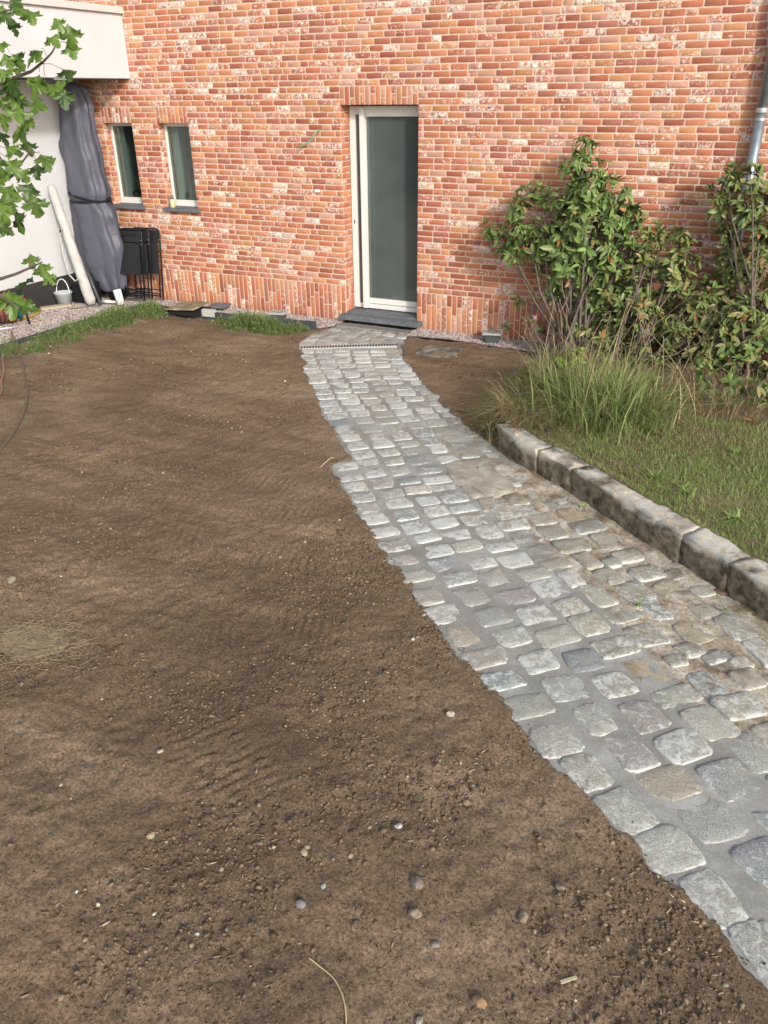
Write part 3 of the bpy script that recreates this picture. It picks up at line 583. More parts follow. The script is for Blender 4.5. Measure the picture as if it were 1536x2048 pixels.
BCAP = (2*NB+np.arange(NB))[None]
rb = np.random.default_rng(21)
def add_brick(cu, cv, l, w, frame=None):
    """frame: origin + two axes; default is the face of the wall (x, z), looking along -y"""
    o = brick_out(l, w, rb); out = rb.uniform(-.0015, .002)
    if frame is None: f = lambda P, d: np.stack([cu+P[:, 0], np.full(len(P), d), cv+P[:, 1]], 1)
    else: f = frame(cu, cv)
    ins = o*np.array([(l-.006)/l, (w-.006)/w])
    V = np.concatenate([f(o, .016), f(o, .0022-out), f(ins, 0-out)])
    c = np.array(PAL[rb.choice(len(PAL), p=pwt)][0])*rb.uniform(.82, 1.12)
    x = rb.random(); lime = -.9 if x < .36 else (rb.uniform(-.04, .10) if x < .74 else (rb.uniform(.10, .22) if x < .92 else rb.uniform(.24, .38)))
    bricks.append([V, [*c, lime], cu, cv, l*w, frame is None])
def fill_row(x0, x1, z, h, first=None):
    x = x0+.001; n = 0
    while x < x1-.02:
        r = rb.random(); l = .180 if r < .72 else (.088 if r < .86 else rb.uniform(.12, .16))
        if n == 0 and rb.random() < .5: l = rb.choice([.09, .05, .13])
        l = l*rb.uniform(.985, 1.015)
        if x+l > x1-.055: l = x1-x-.001
        add_brick(x+l/2, z+h/2, l, h); x += l+.0125; n += 1
k_ = 0
while S0+k_*Q < ZT-.03:
    z = S0+k_*Q; zc = z+Q/2; cuts = []
    for (a_, b_, z0_, z1_) in (W1, W2, DOOR):
        if (z0_-.03 if z0_ > 0 else z0_) < zc < z1_+LH: cuts.append((a_, b_))
    lo = X0 if zc < 2.66 or zc > 3.39 else -7.70
    edges = [lo]+[v for c_ in cuts if c_[0] > lo for v in c_]+[X1]
    for i in range(0, len(edges), 2):
        if edges[i+1]-edges[i] > .03: fill_row(edges[i]+(.004 if i else 0), edges[i+1]-(.004 if i+1 < len(edges)-1 else 0), z+.0062, Q-.0124)
    k_ += 1
def soldiers(x0, x1, z0, z1, frame=None):
    n = max(1, round((x1-x0)/Q)); w = (x1-x0)/n
    for i in range(n):
        cx = x0+w*(i+.5); H = z1-z0
        if H < .25:
            sp = z0+H*(1 if i % 2 else rb.choice([.33, .5, .4, .6])); 
        else: sp = z0+rb.uniform(.25, .75)*H if i % 2 else z0+rb.choice([.30, .45, .62, .7])*H
        pieces = [(z0, sp), (sp, z1)] if sp < z1-.03 else [(z0, z1)]
        for a_, b_ in pieces: 
            if frame is None: add_brick(cx, (a_+b_)/2, w-.011, b_-a_-.010)
            else: add_brick(cx, (a_+b_)/2, w-.011, b_-a_-.010, frame)
soldiers(X0, DOOR[0]-.004, -.06, S0); soldiers(DOOR[1]+.004, X1, -.06, S0)
soldiers(DOOR[0], DOOR[1], DOOR[3], DOOR[3]+LH); soldiers(W1[0], W1[1], W1[3], W1[3]+LH); soldiers(W2[0], W2[1], W2[3], W2[3]+LH)
# bricks that turn the corner into the reveals
def reveal(xr, side, z0, z1, depth, base=False):
    fr = lambda cu, cv: (lambda P, d: np.stack([np.full(len(P), xr-side*d), cu+P[:, 0]*1, cv+P[:, 1]], 1))
    zz = z0
    if base: soldiers(.018, depth, -.06, S0, fr); zz = S0
    i = 0
    while zz < z1-.02:
        cut = .1 if i % 2 else depth*.55
        for a_, b_ in ((.018, cut), (cut, depth)): add_brick((a_+b_)/2, zz+Q/2, b_-a_-.009, Q-.011, fr)
        zz += Q; i += 1
DD, WD = .20, .125
reveal(DOOR[0], 1, S0, DOOR[3], DD, True); reveal(DOOR[1], -1, S0, DOOR[3], DD, True)
for W in (W1, W2):
    for xr, sd_ in ((W[0], 1), (W[1], -1)): reveal(xr, sd_, 1.13+.0, W[3], WD)
# the 300 that show largest in the photograph are single bricks, the rest one heap of them
for b in bricks:
    c3 = b[0].mean(0); px, py, dz = project(c3)
    vis = b[5] and 0 < px < 1536 and 0 < py and b[3] > .02 and not (px > 960 and py > 300)
    b.append(b[4]/dz/dz if vis else 0)
order = sorted(range(len(bricks)), key=lambda i: -bricks[i][6]); single = set(order[:298])
VV, FF, FC, CC, off = [], [], [], [], 0
for i, b in enumerate(bricks):
    V, rgba = b[0]-HL, b[1]
    if i in single:
        c3 = V.mean(0)
        o = npmesh('brick', V-c3, BF+[BCAP], m_brick, house, np.tile(rgba, (len(V), 1))); o.location = c3
    else:
        VV.append(V); FF += [f+off for f in BF]; FC.append(BCAP+off); CC.append(np.tile(rgba, (len(V), 1))); off += len(V)
o = npmesh('brickwork', np.concatenate(VV), [np.concatenate(FF), np.concatenate(FC)], m_brick, house, np.concatenate(CC)); o['kind'] = 'stuff'

# door
def sub(name, build, m, parent, bevel=0):
    b = MB(); build(b); return b.build(name, m, parent, bevel)
def H(b, x0, x1, y0, y1, z0, z1): b.box(x0+4.2, x1+4.2, y0, y1, z0, z1)
door = bpy.data.objects.new('door', None); link(door, house)
b = MB(); dx0, dx1, dz0, dz1, dy = DOOR[0]+.004, DOOR[1]-.004, .095, 2.318, .20
H(b, dx0, dx0+.072, dy, dy+.07, dz0, dz1); H(b, dx1-.072, dx1, dy, dy+.07, dz0, dz1)
H(b, dx0+.072, dx1-.072, dy, dy+.07, dz1-.085, dz1); H(b, dx0+.072, dx1-.072, dy, dy+.07, dz0, dz0+.055)
b.build('frame', m_frame, door, .004)
b = MB(); lx0 = dx0+.205
H(b, lx0+.008, dx1-.078, dy-.004, dy+.05, dz0+.062, dz0+.125); H(b, lx0+.008, dx1-.078, dy-.004, dy+.05, dz1-.105, dz1-.062) 
b.build('leaf_rail', m_frame, door, .003)
b = MB(); H(b, lx0-.055, lx0, dy-.05, dy+.03, dz0+.008, dz1-.012); b.build('pull_bar', m_frame, door, .004)
b = MB(); H(b, dx0+.078, lx0-.05, dy+.03, dy+.04, dz0+.06, dz1-.09); b.build('side_pane', m_glassdoor, door)
b = MB(); H(b, lx0-.02, dx1-.07, dy+.02, dy+.03, dz0+.12, dz1-.1); b.build('glass', m_glassdoor, door)
b = MB(); H(b, lx0+.07, lx0+.082, dy+.016, dy+.0195, dz0+.13, dz1-.11); b.build('glass_line', mat('glass_line', (.10, .115, .11), .4), door)  # thin, slightly paler upright line just in front of the glass
b = MB(); H(b, dx0+.030, dx0+.042, dy-.004, dy+.001, 1.075, 1.115); b.build('keyhole', m_black, door)
# stone step under the door
b = MB(); b.box(-4.785+4.2, -3.73+4.2, -.115, -.001, .002, .058); H(b, DOOR[0]+.006, DOOR[1]-.006, .001, .26, .02, .082)
b.build('door_step', m_bluestone, house, .004)
b = MB(); H(b, DOOR[0], DOOR[1], .27, .3, -.1, 2.33); b.build('void_behind_door', m_dark, house)
b = MB(); H(b, DOOR[0], DOOR[1], -.045, .1, -.07, .0015); b.build('painted_gap_shadow', m_dark, house)  # near-black box: shade in the gap below the step, painted as colour

# two narrow windows
for wi, W in enumerate((W1, W2)):
    w = bpy.data.objects.new('window', None); link(w, house); y0 = WD; a_, c_, z0_, z1_ = W
    w['label'] = ['narrow window nearest the white extension', 'narrow window with a candle jar on its sill'][wi]
    b = MB(); f = .030
    H(b, a_, a_+f, y0, y0+.06, z0_, z1_); H(b, c_-f, c_, y0, y0+.06, z0_, z1_); H(b, a_+f, c_-f, y0, y0+.06, z1_-.035, z1_); H(b, a_+f, c_-f, y0, y0+.06, z0_, z0_+.075)
    b.build('frame', m_frame, w, .004)
    b = MB(); H(b, a_+f, c_-f, y0+.018, y0+.024, z0_+.075, z1_-.035); b.build('pane', m_glass, w)
    b = MB()                                          # the dim room behind
    H(b, a_-1.3, c_+.3, 1.3, 1.32, .9, 2.5); H(b, a_-1.3, c_+.3, .33, 1.3, .88, .9); H(b, a_-1.32, a_-1.3, .33, 1.3, .9, 2.5); H(b, c_+.3, c_+.32, .33, 1.3, .9, 2.5); H(b, a_-1.3, c_+.3, .33, 1.3, 2.5, 2.52)
    b.build('room', m_room, w)
    b = MB(); H(b, a_+.035, a_+.15, y0+.075, y0+.085, z0_+.03, z1_-.02); b.build('curtain', m_curtain, w)
    b = MB(); H(b, a_-.006, a_+.005, y0+.061, .52, z0_, z1_); H(b, c_-.005, c_+.006, y0+.061, .32, z0_, z1_); b.build('reveal_lining', m_curtain, w)
    b = MB(); b.box(a_-.035+4.2, c_+.055+4.2, -.055, -.002, 1.128, 1.170); H(b, a_+.002, c_-.002, .001, y0+.05, 1.135, 1.1745)
    b.build('sill', m_bluestone, w, .003)

# ------------------------------------------------------------------ white extension
ext = empty('house_extension', (-8.6, -3, 0), 'white rendered flat roofed extension with a deep overhanging fascia and dark plinth', 'extension')
def E_(x0, x1, y0, y1, z0, z1, name, m, bev=0): 
    b = MB(); b.box(x0+8.6, x1+8.6, y0+3, y1+3, z0, z1); return b.build(name, m, ext, bev)
E_(-8.9, -8.62, -7.5, -.001, .34, 2.63, 'wall', m_render)
E_(-8.9, -8.605, -7.5, -.001, -.2, .338, 'plinth', m_plinth)
E_(-7.95, -7.64, -7.5, -.001, 2.632, 3.30, 'fascia', m_render, .006)
E_(-8.9, -7.952, -7.5, -.001, 2.68, 2.72, 'soffit', m_soffit)
E_(-8.9, -7.60, -7.52, -.0015, 3.302, 3.372, 'coping', m_coping, .006)
E_(-11, -8.902, -7.5, -.001, -.2, 3.30, 'rear_block', m_render)
# outside tap
b = MB(); b.tube([(-8.62+8.6, -.635+3, .887), (-8.54+8.6, -.635+3, .887)], .014); b.tube([(-8.555+8.6, -.635+3, .887), (-8.55+8.6, -.635+3, .84)], .011); b.tube([(-8.56+8.6, -.635+3, .905), (-8.50+8.6, -.635+3, .905)], .026, 10)
b.build('tap', m_black, ext, 0, True)

# ------------------------------------------------------------------ downpipe
dpipe = empty('downpipe', (-.468, -.075, 0), 'grey zinc downpipe on the brick wall behind the right hand bushes', 'downpipe')
b = MB(); b.tube([(0, 0, 0), (0, 0, 1.35), (0, 0, 2.262)], .046, 20); b.build('lower_pipe', m_zinc, dpipe, 0, True)
b = MB(); b.tube([(0, 0, 2.264), (0, 0, 4.2)], .0435, 20); b.build('upper_pipe', m_zinc, dpipe, 0, True)
b = MB(); b.tube([(0, 0, 2.25), (0, 0, 2.29)], .050, 20); b.build('collar', m_galv, dpipe, .002, True)
b = MB(); b.tube([(0, .02, 2.2), (0, .072, 2.2)], .008); b.tube([(0, 0, 2.19), (0, 0, 2.21)], .049, 20); b.build('bracket', m_galv, dpipe, 0)

# ------------------------------------------------------------------ gravel, edging, drains
def pt_in(n, P, rs, margin=.0):
    lo, hi = P.min(0), P.max(0); out = np.zeros((0, 2))
    while len(out) < n:
        q = rs.uniform(lo, hi, (n*2, 2)); out = np.concatenate([out, q[sdist(q[:, 0], q[:, 1], P) < -margin]])
    return out[:n]
OCT = np.array([(1,0,0),(-1,0,0),(0,1,0),(0,-1,0),(0,0,1),(0,0,-1)], float)
OCF = np.array([(0,2,4),(2,1,4),(1,3,4),(3,0,4),(2,0,5),(1,2,5),(3,1,5),(0,3,5)])
ph = (1+5**.5)/2
ICO = np.array([(-1,ph,0),(1,ph,0),(-1,-ph,0),(1,-ph,0),(0,-1,ph),(0,1,ph),(0,-1,-ph),(0,1,-ph),(ph,0,-1),(ph,0,1),(-ph,0,-1),(-ph,0,1)])/1.9
ICF = np.array([(0,11,5),(0,5,1),(0,1,7),(0,7,10),(0,10,11),(1,5,9),(5,11,4),(11,10,2),(10,7,6),(7,1,8),(3,9,4),(3,4,2),(3,2,6),(3,6,8),(3,8,9),(4,9,5),(2,4,11),(6,2,10),(8,6,7),(9,8,1)])
def scatter(name, P, z, r, cols, base, bf, m, rs, flat=.7, parent=None, label=None, cat=None, smooth=True, sink=.3):
    n = len(P); nb = len(base); ang = rs.uniform(0, 6.283, n); c, s = np.cos(ang)[:, None], np.sin(ang)[:, None]
    sx = r*rs.uniform(.7, 1.4, n); sy = r*rs.uniform(.6, 1.1, n); sz = r*flat*rs.uniform(.6, 1.2, n)
    B = np.repeat(base[None], n, 0)*(1+rs.normal(0, .19, (n, nb, 1)))
    x = B[..., 0]*sx[:, None]; y = B[..., 1]*sy[:, None]; zz = B[..., 2]*sz[:, None]
    V = np.stack([x*c-y*s+P[:, :1], x*s+y*c+P[:, 1:2], zz+(z+sz*sink)[:, None]], -1).reshape(-1, 3)
    F = (bf[None]+(np.arange(n)*nb)[:, None, None]).reshape(-1, 3)
    o = npmesh(name, V, F, m, parent, np.repeat(np.concatenate([cols, np.ones((n, 1))], 1), nb, 0), smooth=smooth); o['kind'] = 'stuff'
    if label: tag(o, label, cat)
    return o
def pick(rs, pal, n, var=.15):
    c = np.array([p for p, _ in pal]); w = np.array([q for _, q in pal], float); w /= w.sum()
    return c[rs.choice(len(pal), n, p=w)]*rs.uniform(1-var, 1+var, (n, 1))
GP = [((.42,.36,.33),6), ((.55,.50,.47),5), ((.30,.22,.20),4), ((.62,.59,.56),3), ((.19,.15,.14),3), ((.50,.38,.33),3)]
for nm, P, cnt, lab in (('gravel_bed_left', G_LEFT, 0, ''), ('gravel_bed_right', G_RIGHT, 0, '')):
    b = MB(); n = len(P); b.add([(x, y, .006+float(drop(y))) for x, y in P], [tuple(range(n))]); o = b.build('gravel_bed', m_gravelbed); o['kind'] = 'structure'
rs = np.random.default_rng(5)
GV = np.array([(-8.62,0),(-8.62,-3.0),(-7.54,-3.0),(-7.54,-2.2),(-7.50,-1.04),(-7.42,-.56),(-5.7,-.55),(-4.86,-.46),(-4.78,-.30),(-4.76,0)])
P1 = pt_in(32000, GV, rs, .005); P2 = pt_in(9000, G_RIGHT, rs, 0)
Pg = np.concatenate([P1, P2]); n = len(Pg)
scatter('gravel', Pg, drop(Pg[:, 1])+.010+.008*rs.random(n), rs.uniform(.0055, .0105, n), pick(rs, GP, n), OCT, OCF, m_gravel, rs, .8, None, 'pinkish grey gravel strip along the foot of the brick wall', 'gravel')
edging = empty('garden_edging', (-7.5, -1.5, 0), 'dark plastic edging boards between the gravel and the weeds', 'edging')
for pts in (((-7.575,-5),(-7.56,-2.2),(-7.515,-1.05),(-7.44,-.58)), ((-7.42,-.565),(-6.3,-.585),(-5.7,-.57),(-4.9,-.49))):
    b = MB()
    for (x0, y0), (x1, y1) in zip(pts[:-1], pts[1:]):
        d = np.array([x1-x0, y1-y0]); d /= np.linalg.norm(d); nn = np.array([-d[1], d[0]])*.026
        v = [(x0+nn[0], y0+nn[1]), (x1+nn[0], y1+nn[1]), (x1-nn[0], y1-nn[1]), (x0-nn[0], y0-nn[1])]
        v = [(a_+7.5, c_+1.5) for a_, c_ in v]
        b.add([(a_, c_, -.08) for a_, c_ in v]+[(a_, c_, .045) for a_, c_ in v], [(0,1,2,3),(7,6,5,4),(0,4,5,1),(1,5,6,2),(2,6,7,3),(3,7,4,0)])
    b.build('board', m_edge, edging)

# galvanised grating under the step and the slotted channel across the path
def channel(name, p0, p1, w, label, n, gap=.5):
    p0 = np.array(p0); p1 = np.array(p1); l = np.linalg.norm(p1-p0); a = math.atan2(*(p1-p0)[::-1])
    t_ = empty(name, (*p0, float(drop(p0[1]))+(.004 if w > .1 else .002)), label, 'drain', rz=a)
    b = MB(); b.box(0, l, -w/2, -w/2+.005, -.03, .0135); b.box(0, l, w/2-.006, w/2, -.03, .016); b.build('rail', m_galv, t_)
    b = MB(); b.box(0, l, -w/2+.007, w/2-.007, -.03, .0115); b.build('gutter', m_dark, t_)
    st = l/n; b = MB()
    for i in range(n): b.box(i*st, i*st+st*(1-gap), -w/2+.0062, w/2-.0062, .0118, .0155)
    b.build('grate', m_galv, t_)
    return t_
channel('drain_channel', (-4.57,-1.40), (-3.655,-.875), .095, 'narrow slotted metal drain channel running across the cobbled path', 34, .52)
channel('drain_grate', (-4.74,-.205), (-3.80,-.19), .13, 'galvanised drain grate directly under the door step', 48, .55)

# two capped drain pipes
def cap(x, y, label, hgt):
    t_ = empty('drain_pipe', (x, y, float(drop(y))), label, 'drain pipe', 'capped grey drain pipes standing in the gravel', .25)
    b = MB(); b.box(-.075, .075, -.075, .075, -.05, hgt-.012); b.build('shaft', m_pipe, t_, .012)
    b = MB(); z0, z1 = hgt-.011, hgt+.008; w = .105; b.box(-w, w, -w, w, z0, z1); b.build('lid', m_lid, t_, .004)
    b = MB()
    for r0 in (.042, .070):
        for q in range(8):
            if q % 2 and r0 > .05: continue
            for u_ in range(3):
                a0 = (q+u_*.26)*math.pi/4; a1 = a0+.20; ri, ro = r0, r0+.012
                b.add([(ri*math.cos(a0), ri*math.sin(a0), z1+.001), (ro*math.cos(a0), ro*math.sin(a0), z1+.001), (ro*math.cos(a1), ro*math.sin(a1), z1+.001), (ri*math.cos(a1), ri*math.sin(a1), z1+.001)], [(0,1,2,3)])
    b.build('slot', m_dark, t_)
cap(-5.50, -.36, 'grey drain pipe with slotted square lid beside the weeds left of the door', .125)
cap(-2.80, -.19, 'grey drain pipe with a square slotted lid to the right of the door', .125)

# manhole cover in the soil, right of the path
mh = empty('manhole_cover', (-3.14, -.93, -.002), 'muddy square manhole cover sunk in the soil right of the path', 'manhole cover', rz=.03)
b = MB(); b.box(-.20, .20, -.16, .17, -.03, .022); b.build('frame', m_cover_iron, mh, .003)
b = MB(); b.box(-.175, .175, -.135, .145, .0225, .030); b.build('lid', m_cover_iron, mh, .003)
# propped board on the left and the slab by the wall
bo = MB(); bo.box(-.20, .20, -.19, .19, -.010, .010); bo = bo.build('access_board', m_board, None, .002)
bo.location = (-6.72, -.57, .085); bo.rotation_euler = (.02, -.05, .10)
tag(bo, 'weathered brown square board propped over a pit near the gravel edge', 'board')
b = MB(); b.box(-.22, .20, -.17, .16, -.05, .004); pit = b.build('pit', m_dark); pit.location = (-6.70, -.55, .045); tag(pit, 'dark open pit under the propped board', 'pit')
b = MB(); b.box(-.10, .12, -.11, .11, 0, .025); o = b.build('paving_slab', m_bluestone, None, .003); o.location = (-6.52, -.19, .012); o.rotation_euler = (0, 0, .2)
tag(o, 'small loose grey slab lying on the gravel against the brick wall', 'slab')
b = MB(); b.box(-.09, .09, -.03, .03, 0, .09); o = b.build('stone_block', m_lid, None, .006); o.location = (-6.37, -.60, -.01); o.rotation_euler = (0, 0, .1)
tag(o, 'small grey block in the edging beside the propped board', 'block')

# ------------------------------------------------------------------ things in the corner
def blend_tube(name, m, rows, n=40, parent=None, seed=0, fold=.012, ff=7):
    """rows: (centre, half width, half depth, axis angle)"""
    V = []; R = len(rows)
    th = np.arange(n)/n*2*math.pi
    for i, (c, hw, hd, a) in enumerate(rows):
        k = 1+fold*np.sin(th*ff+i*.06)/max(hw, .05)+fold*.9*fbm(th*2.2+seed, np.full(n, i*.20), 1, 3, seed)/max(hw, .05)*2
        x = np.sign(np.cos(th))*np.abs(np.cos(th))**.8*hw*k; y = np.sign(np.sin(th))*np.abs(np.sin(th))**.8*hd*k
        V.append(np.stack([c[0]+x*math.cos(a)-y*math.sin(a), c[1]+x*math.sin(a)+y*math.cos(a), np.full(n, c[2])], 1))
    V = np.concatenate(V); i = np.arange(n); j = (i+1) % n
    return npmesh(name, V, [np.stack([k*n+i, k*n+j, (k+1)*n+j, (k+1)*n+i], 1) for k in range(R-1)]+[((R-1)*n+i)[None], i[::-1][None]], m, parent, smooth=True)
cov = empty('covered_parasol', (-8.24, -.32, 0), 'tall parasol under a dark grey fabric cover tied with a black strap in the corner', 'parasol')
def crow(z, xl, xr, hd=None):
    c = ((xl+xr)/2+8.24, 0., z); return (c, (xr-xl)/2, hd or min(.17, (xr-xl)*.30), 0)
prof = [(.11,-8.44,-8.00),(.16,-8.47,-7.98),(.35,-8.56,-7.94),(.55,-8.60,-7.925),(.72,-8.61,-7.925),(.9,-8.61,-7.93),(1.03,-8.61,-7.94),(1.15,-8.60,-7.99),(1.21,-8.59,-8.045),(1.235,-8.585,-8.06),(1.26,-8.585,-8.05),(1.34,-8.59,-8.02),(1.45,-8.59,-8.03),(1.6,-8.59,-8.06),(1.85,-8.585,-8.08),(2.1,-8.56,-8.09),(2.35,-8.53,-8.10),(2.55,-8.50,-8.13),(2.60,-8.48,-8.2),(2.61,-8.42,-8.28)]
zz = np.concatenate([np.linspace(.11, 1.2, 28), np.linspace(1.22, 1.27, 4), np.linspace(1.3, 2.61, 30)])
rows = []
for z in zz:
    xl = np.interp(z, [p[0] for p in prof], [p[1] for p in prof])+.012*math.sin(z*9); xr = np.interp(z, [p[0] for p in prof], [p[2] for p in prof])+.015*math.sin(z*11+1)
    if abs(z-1.245) < .035: xl += .012; xr -= .012
    rows.append(crow(z, xl, xr))
blend_tube('cover', m_cover, rows, 96, cov, 3, .022, 7)
for z0, sl in ((1.245, -.01), (1.30, .09)):
    st_ = []
    for q in range(41):
        a = q/40*2*math.pi; st_.append((-8.322+8.24+.292*math.cos(a), .185*math.sin(a), z0+sl*(-math.cos(a))*.6))
    b = MB(); b.tube(st_, .013, 6, False); b.build('strap', m_strap, cov)
b = MB(); b.tube([(-8.20+8.24, .02, -.02), (-8.20+8.24, .02, .2)], .05, 14); b.build('pole_foot', m_black, cov, 0, True)
# a second, black bag behind it
bb = empty('black_bag', (-8.12, -.12, 0), 'slim black storage bag leaning in the corner behind the grey cover', 'bag')
blend_tube('bag', m_strap, [((-.08+z*-.06, .02, z), .085+.03*math.sin(min(z, 1.5)*2), .05, 0) for z in np.linspace(0, 1.60, 20)], 20, bb, 9, .006, 5)
# folding chairs
def chair(loc, rz, lean, label):
    c = empty('folding_chair', loc, label, 'chair', 'black folding chairs leaning against the brick wall', rz)
    R_ = Matrix.Rotation(-lean, 3, 'X'); w = .215
    def T(pts): return [tuple(R_ @ Vector(p)) for p in pts]
    def loop(w_, y, z0, z1, r=.05):
        pts = [(-w_, y, z0)]
        for q in range(7): a = math.pi-q/6*math.pi/2; pts.append((-w_+r+r*math.cos(a), y, z1-r+r*math.sin(a)))
        for q in range(7): a = math.pi/2-q/6*math.pi/2; pts.append((w_-r+r*math.cos(a), y, z1-r+r*math.sin(a)))
        return pts+[(w_, y, z0)]
    b = MB(); b.tube(T(loop(w, 0, .01, .90, .06)), .0105, 8); b.build('back_frame', m_black, c, 0, True)
    b = MB(); b.tube(T(loop(w-.028, -.028, .03, .52, .04)), .0095, 8); b.build('leg_frame', m_black, c, 0, True)
    for z_, y_ in ((.05, 0), (.085, -.028), (.13, 0)):
        b = MB(); b.tube(T([(-w+.01, y_, z_), (w-.01, y_, z_)]), .008, 8); b.build('cross_bar', m_black, c, 0, True)
    def slab(x0, x1, z0, z1, y0, y1, r=.03, slot=None):
        out = []
        for cx, cz, a0 in ((x1-r, z0+r, -90), (x1-r, z1-r, 0), (x0+r, z1-r, 90), (x0+r, z0+r, 180)):
            for q in range(5): a = math.radians(a0+q*22.5); out.append((cx+r*math.cos(a), cz+r*math.sin(a)))
        n_ = len(out); V = T([(x, y0-.010*math.cos((x/(x1-x0))*math.pi), z) for x, z in out]+[(x, y1-.010*math.cos((x/(x1-x0))*math.pi), z) for x, z in out])
        bb_ = MB(); bb_.add(V, [tuple(range(n_)), tuple(reversed(range(n_, 2*n_)))]+[(i, i+n_, (i+1) % n_+n_, (i+1) % n_) for i in range(n_)]); return bb_
    slab(-w+.014, w-.014, .745, .885, -.012, .004).build('backrest', m_blackplastic, c)
    slab(-.12, .13, .825, .85, -.034, -.012, .011).build('handle_slot', m_dark, c)
    slab(-w+.022, w-.022, .335, .735, -.040, -.022, .035).build('seat', m_blackplastic, c)
    for sx_ in (-1, 1):
        for z_ in (.72, .77):
            b = MB(); b.tube(T([(sx_*(w-.004), -.012, z_), (sx_*(w-.004), -.018, z_)]), .005, 8); b.build('rivet', m_galv, c)
    for sx_ in (-1, 1):
        b = MB(); b.tube(T([(sx_*w, 0, .0), (sx_*w, 0, .03)]), .014, 8); b.build('foot', m_blackplastic, c)
chair((-7.84, -.36, .01), .10, .16, 'front most black folding chair of the stack, its whole seat showing')
chair((-7.775, -.285, .01), .10, .15, 'middle black folding chair, mostly hidden between the other two')
chair((-7.655, -.20, .01), .10, .13, 'rear black folding chair of the stack, on the side nearest the window with the candle')
# long white bag
wb = empty('parasol_bag', (-8.12, -.80, 0), 'long white fabric bag leaning against the white rendered wall', 'bag')
p0, p1 = np.array([0., 0, .02]), np.array([-.395, .06, 1.46])
V = []; 
b = MB(); pts = []; rr = []
for q in range(24):
    t_ = q/23; p = p0*(1-t_)+p1*t_; pts.append(p+np.array([.003*math.sin(q*.9), .003*math.sin(q*1.7), 0])); rr.append((.070*(1-t_)+.052*t_)*(1+.02*math.sin(q*2.3))*(.75 if q in (0, 23) else 1)*(.93 if q == 14 else 1))
b.tube(pts, rr, 18); b.build('bag', m_bag, wb, 0, True)
b = MB(); b.tube([(-.25, -.02, .95), (-.27, -.07, .85), (-.245, -.09, .65), (-.20, -.10, .48), (-.19, -.10, .40), (-.12, -.09, .33), (-.07, -.07, .36)], .009, 6, False); b.build('carry_strap', m_bag, wb, 0, True)
# dark pole
b = MB(); b.tube([(0, 0, 0), (-.21, .05, .46)], .020, 10); o = b.build('dark_pole', m_pipe, None, 0, True); o.location = (-8.04, -.72, .012); tag(o, 'short dark grey pole leaning at the foot of the grey cover', 'pole')
# pale pipe
b = MB(); b.tube([(0, 0, 0), (-.035, .0, .19)], [.05, .052], 18); o = b.build('white_pipe', m_whitepl, None, 0, True); o.location = (-7.80, -.60, .01); tag(o, 'short white plastic pipe standing in the gravel left of the folding chairs', 'pipe')
b = MB(); b.tube([(-.1, 0, .012), (0, .01, .016), (.12, .05, .012)], [.014, .022, .012], 10); o = b.build('white_rag', m_whitepl, None, 0, True); o.location = (-8.02, -.62, .012); tag(o, 'scrap of white plastic lying on the gravel below the grey cover', 'rag')
# crate
cr_ = empty('plastic_crate', (-8.36, -.62, .01), 'black plastic crate behind the foot of the white bag', 'crate', rz=.2)
b = MB(); b.box(-.15, .15, -.10, .10, 0, .22); b.build('body', m_blackplastic, cr_, .01)
b = MB(); b.box(-.16, .16, -.11, .11, .221, .245); b.build('rim', m_blackplastic, cr_, .004)
# bucket
bk = empty('bucket', (-8.455, -.93, .012), 'pale translucent bucket with its handle up beside the dark plinth', 'bucket')
def lathe(b, pr, n=28, cx=0, cy=0):
    V = []; F = []
    for r_, z_ in pr:
        for q in range(n): a = 2*math.pi*q/n; V.append((cx+r_*math.cos(a), cy+r_*math.sin(a), z_))
    for i in range(len(pr)-1):
        for q in range(n): F.append((i*n+q, i*n+(q+1) % n, (i+1)*n+(q+1) % n, (i+1)*n+q))
    b.add(V, F); return b
lathe(MB(), [(.0, .002), (.085, .002), (.112, .155), (.118, .158), (.118, .17), (.108, .17), (.082, .02), (0, .018)]).build('tub', m_bucket, bk, 0, True)
b = MB(); b.tube([(.113*math.cos(a), .02*math.sin(a), .16+.17*math.sin(a)) for a in np.linspace(0, math.pi, 17)], .0065, 6, False); b.build('handle', m_whitepl, bk, 0, True)
lathe(MB(), [(.0, .09), (.05, .095), (.09, .085), (.095, .07)]).build('contents', m_plank, bk, 0, True)
# plank, rod
b = MB(); b.box(-.19, .19, -.055, .055, 0, .028); o = b.build('wood_plank', m_plank, None, .004); o.location = (-8.41, -1.13, .022); o.rotation_euler = (0, 0, .95); tag(o, 'short pale wooden plank lying on the gravel in front of the bucket', 'plank')
b = MB(); b.tube([(0, 0, 0), (.12, .16, .005), (.22, .33, 0)], .006, 6); o = b.build('thin_rod', m_hosegrey, None, 0, True); o.location = (-8.20, -1.12, .024); tag(o, 'thin dark rod lying on the gravel beside the plank', 'rod')
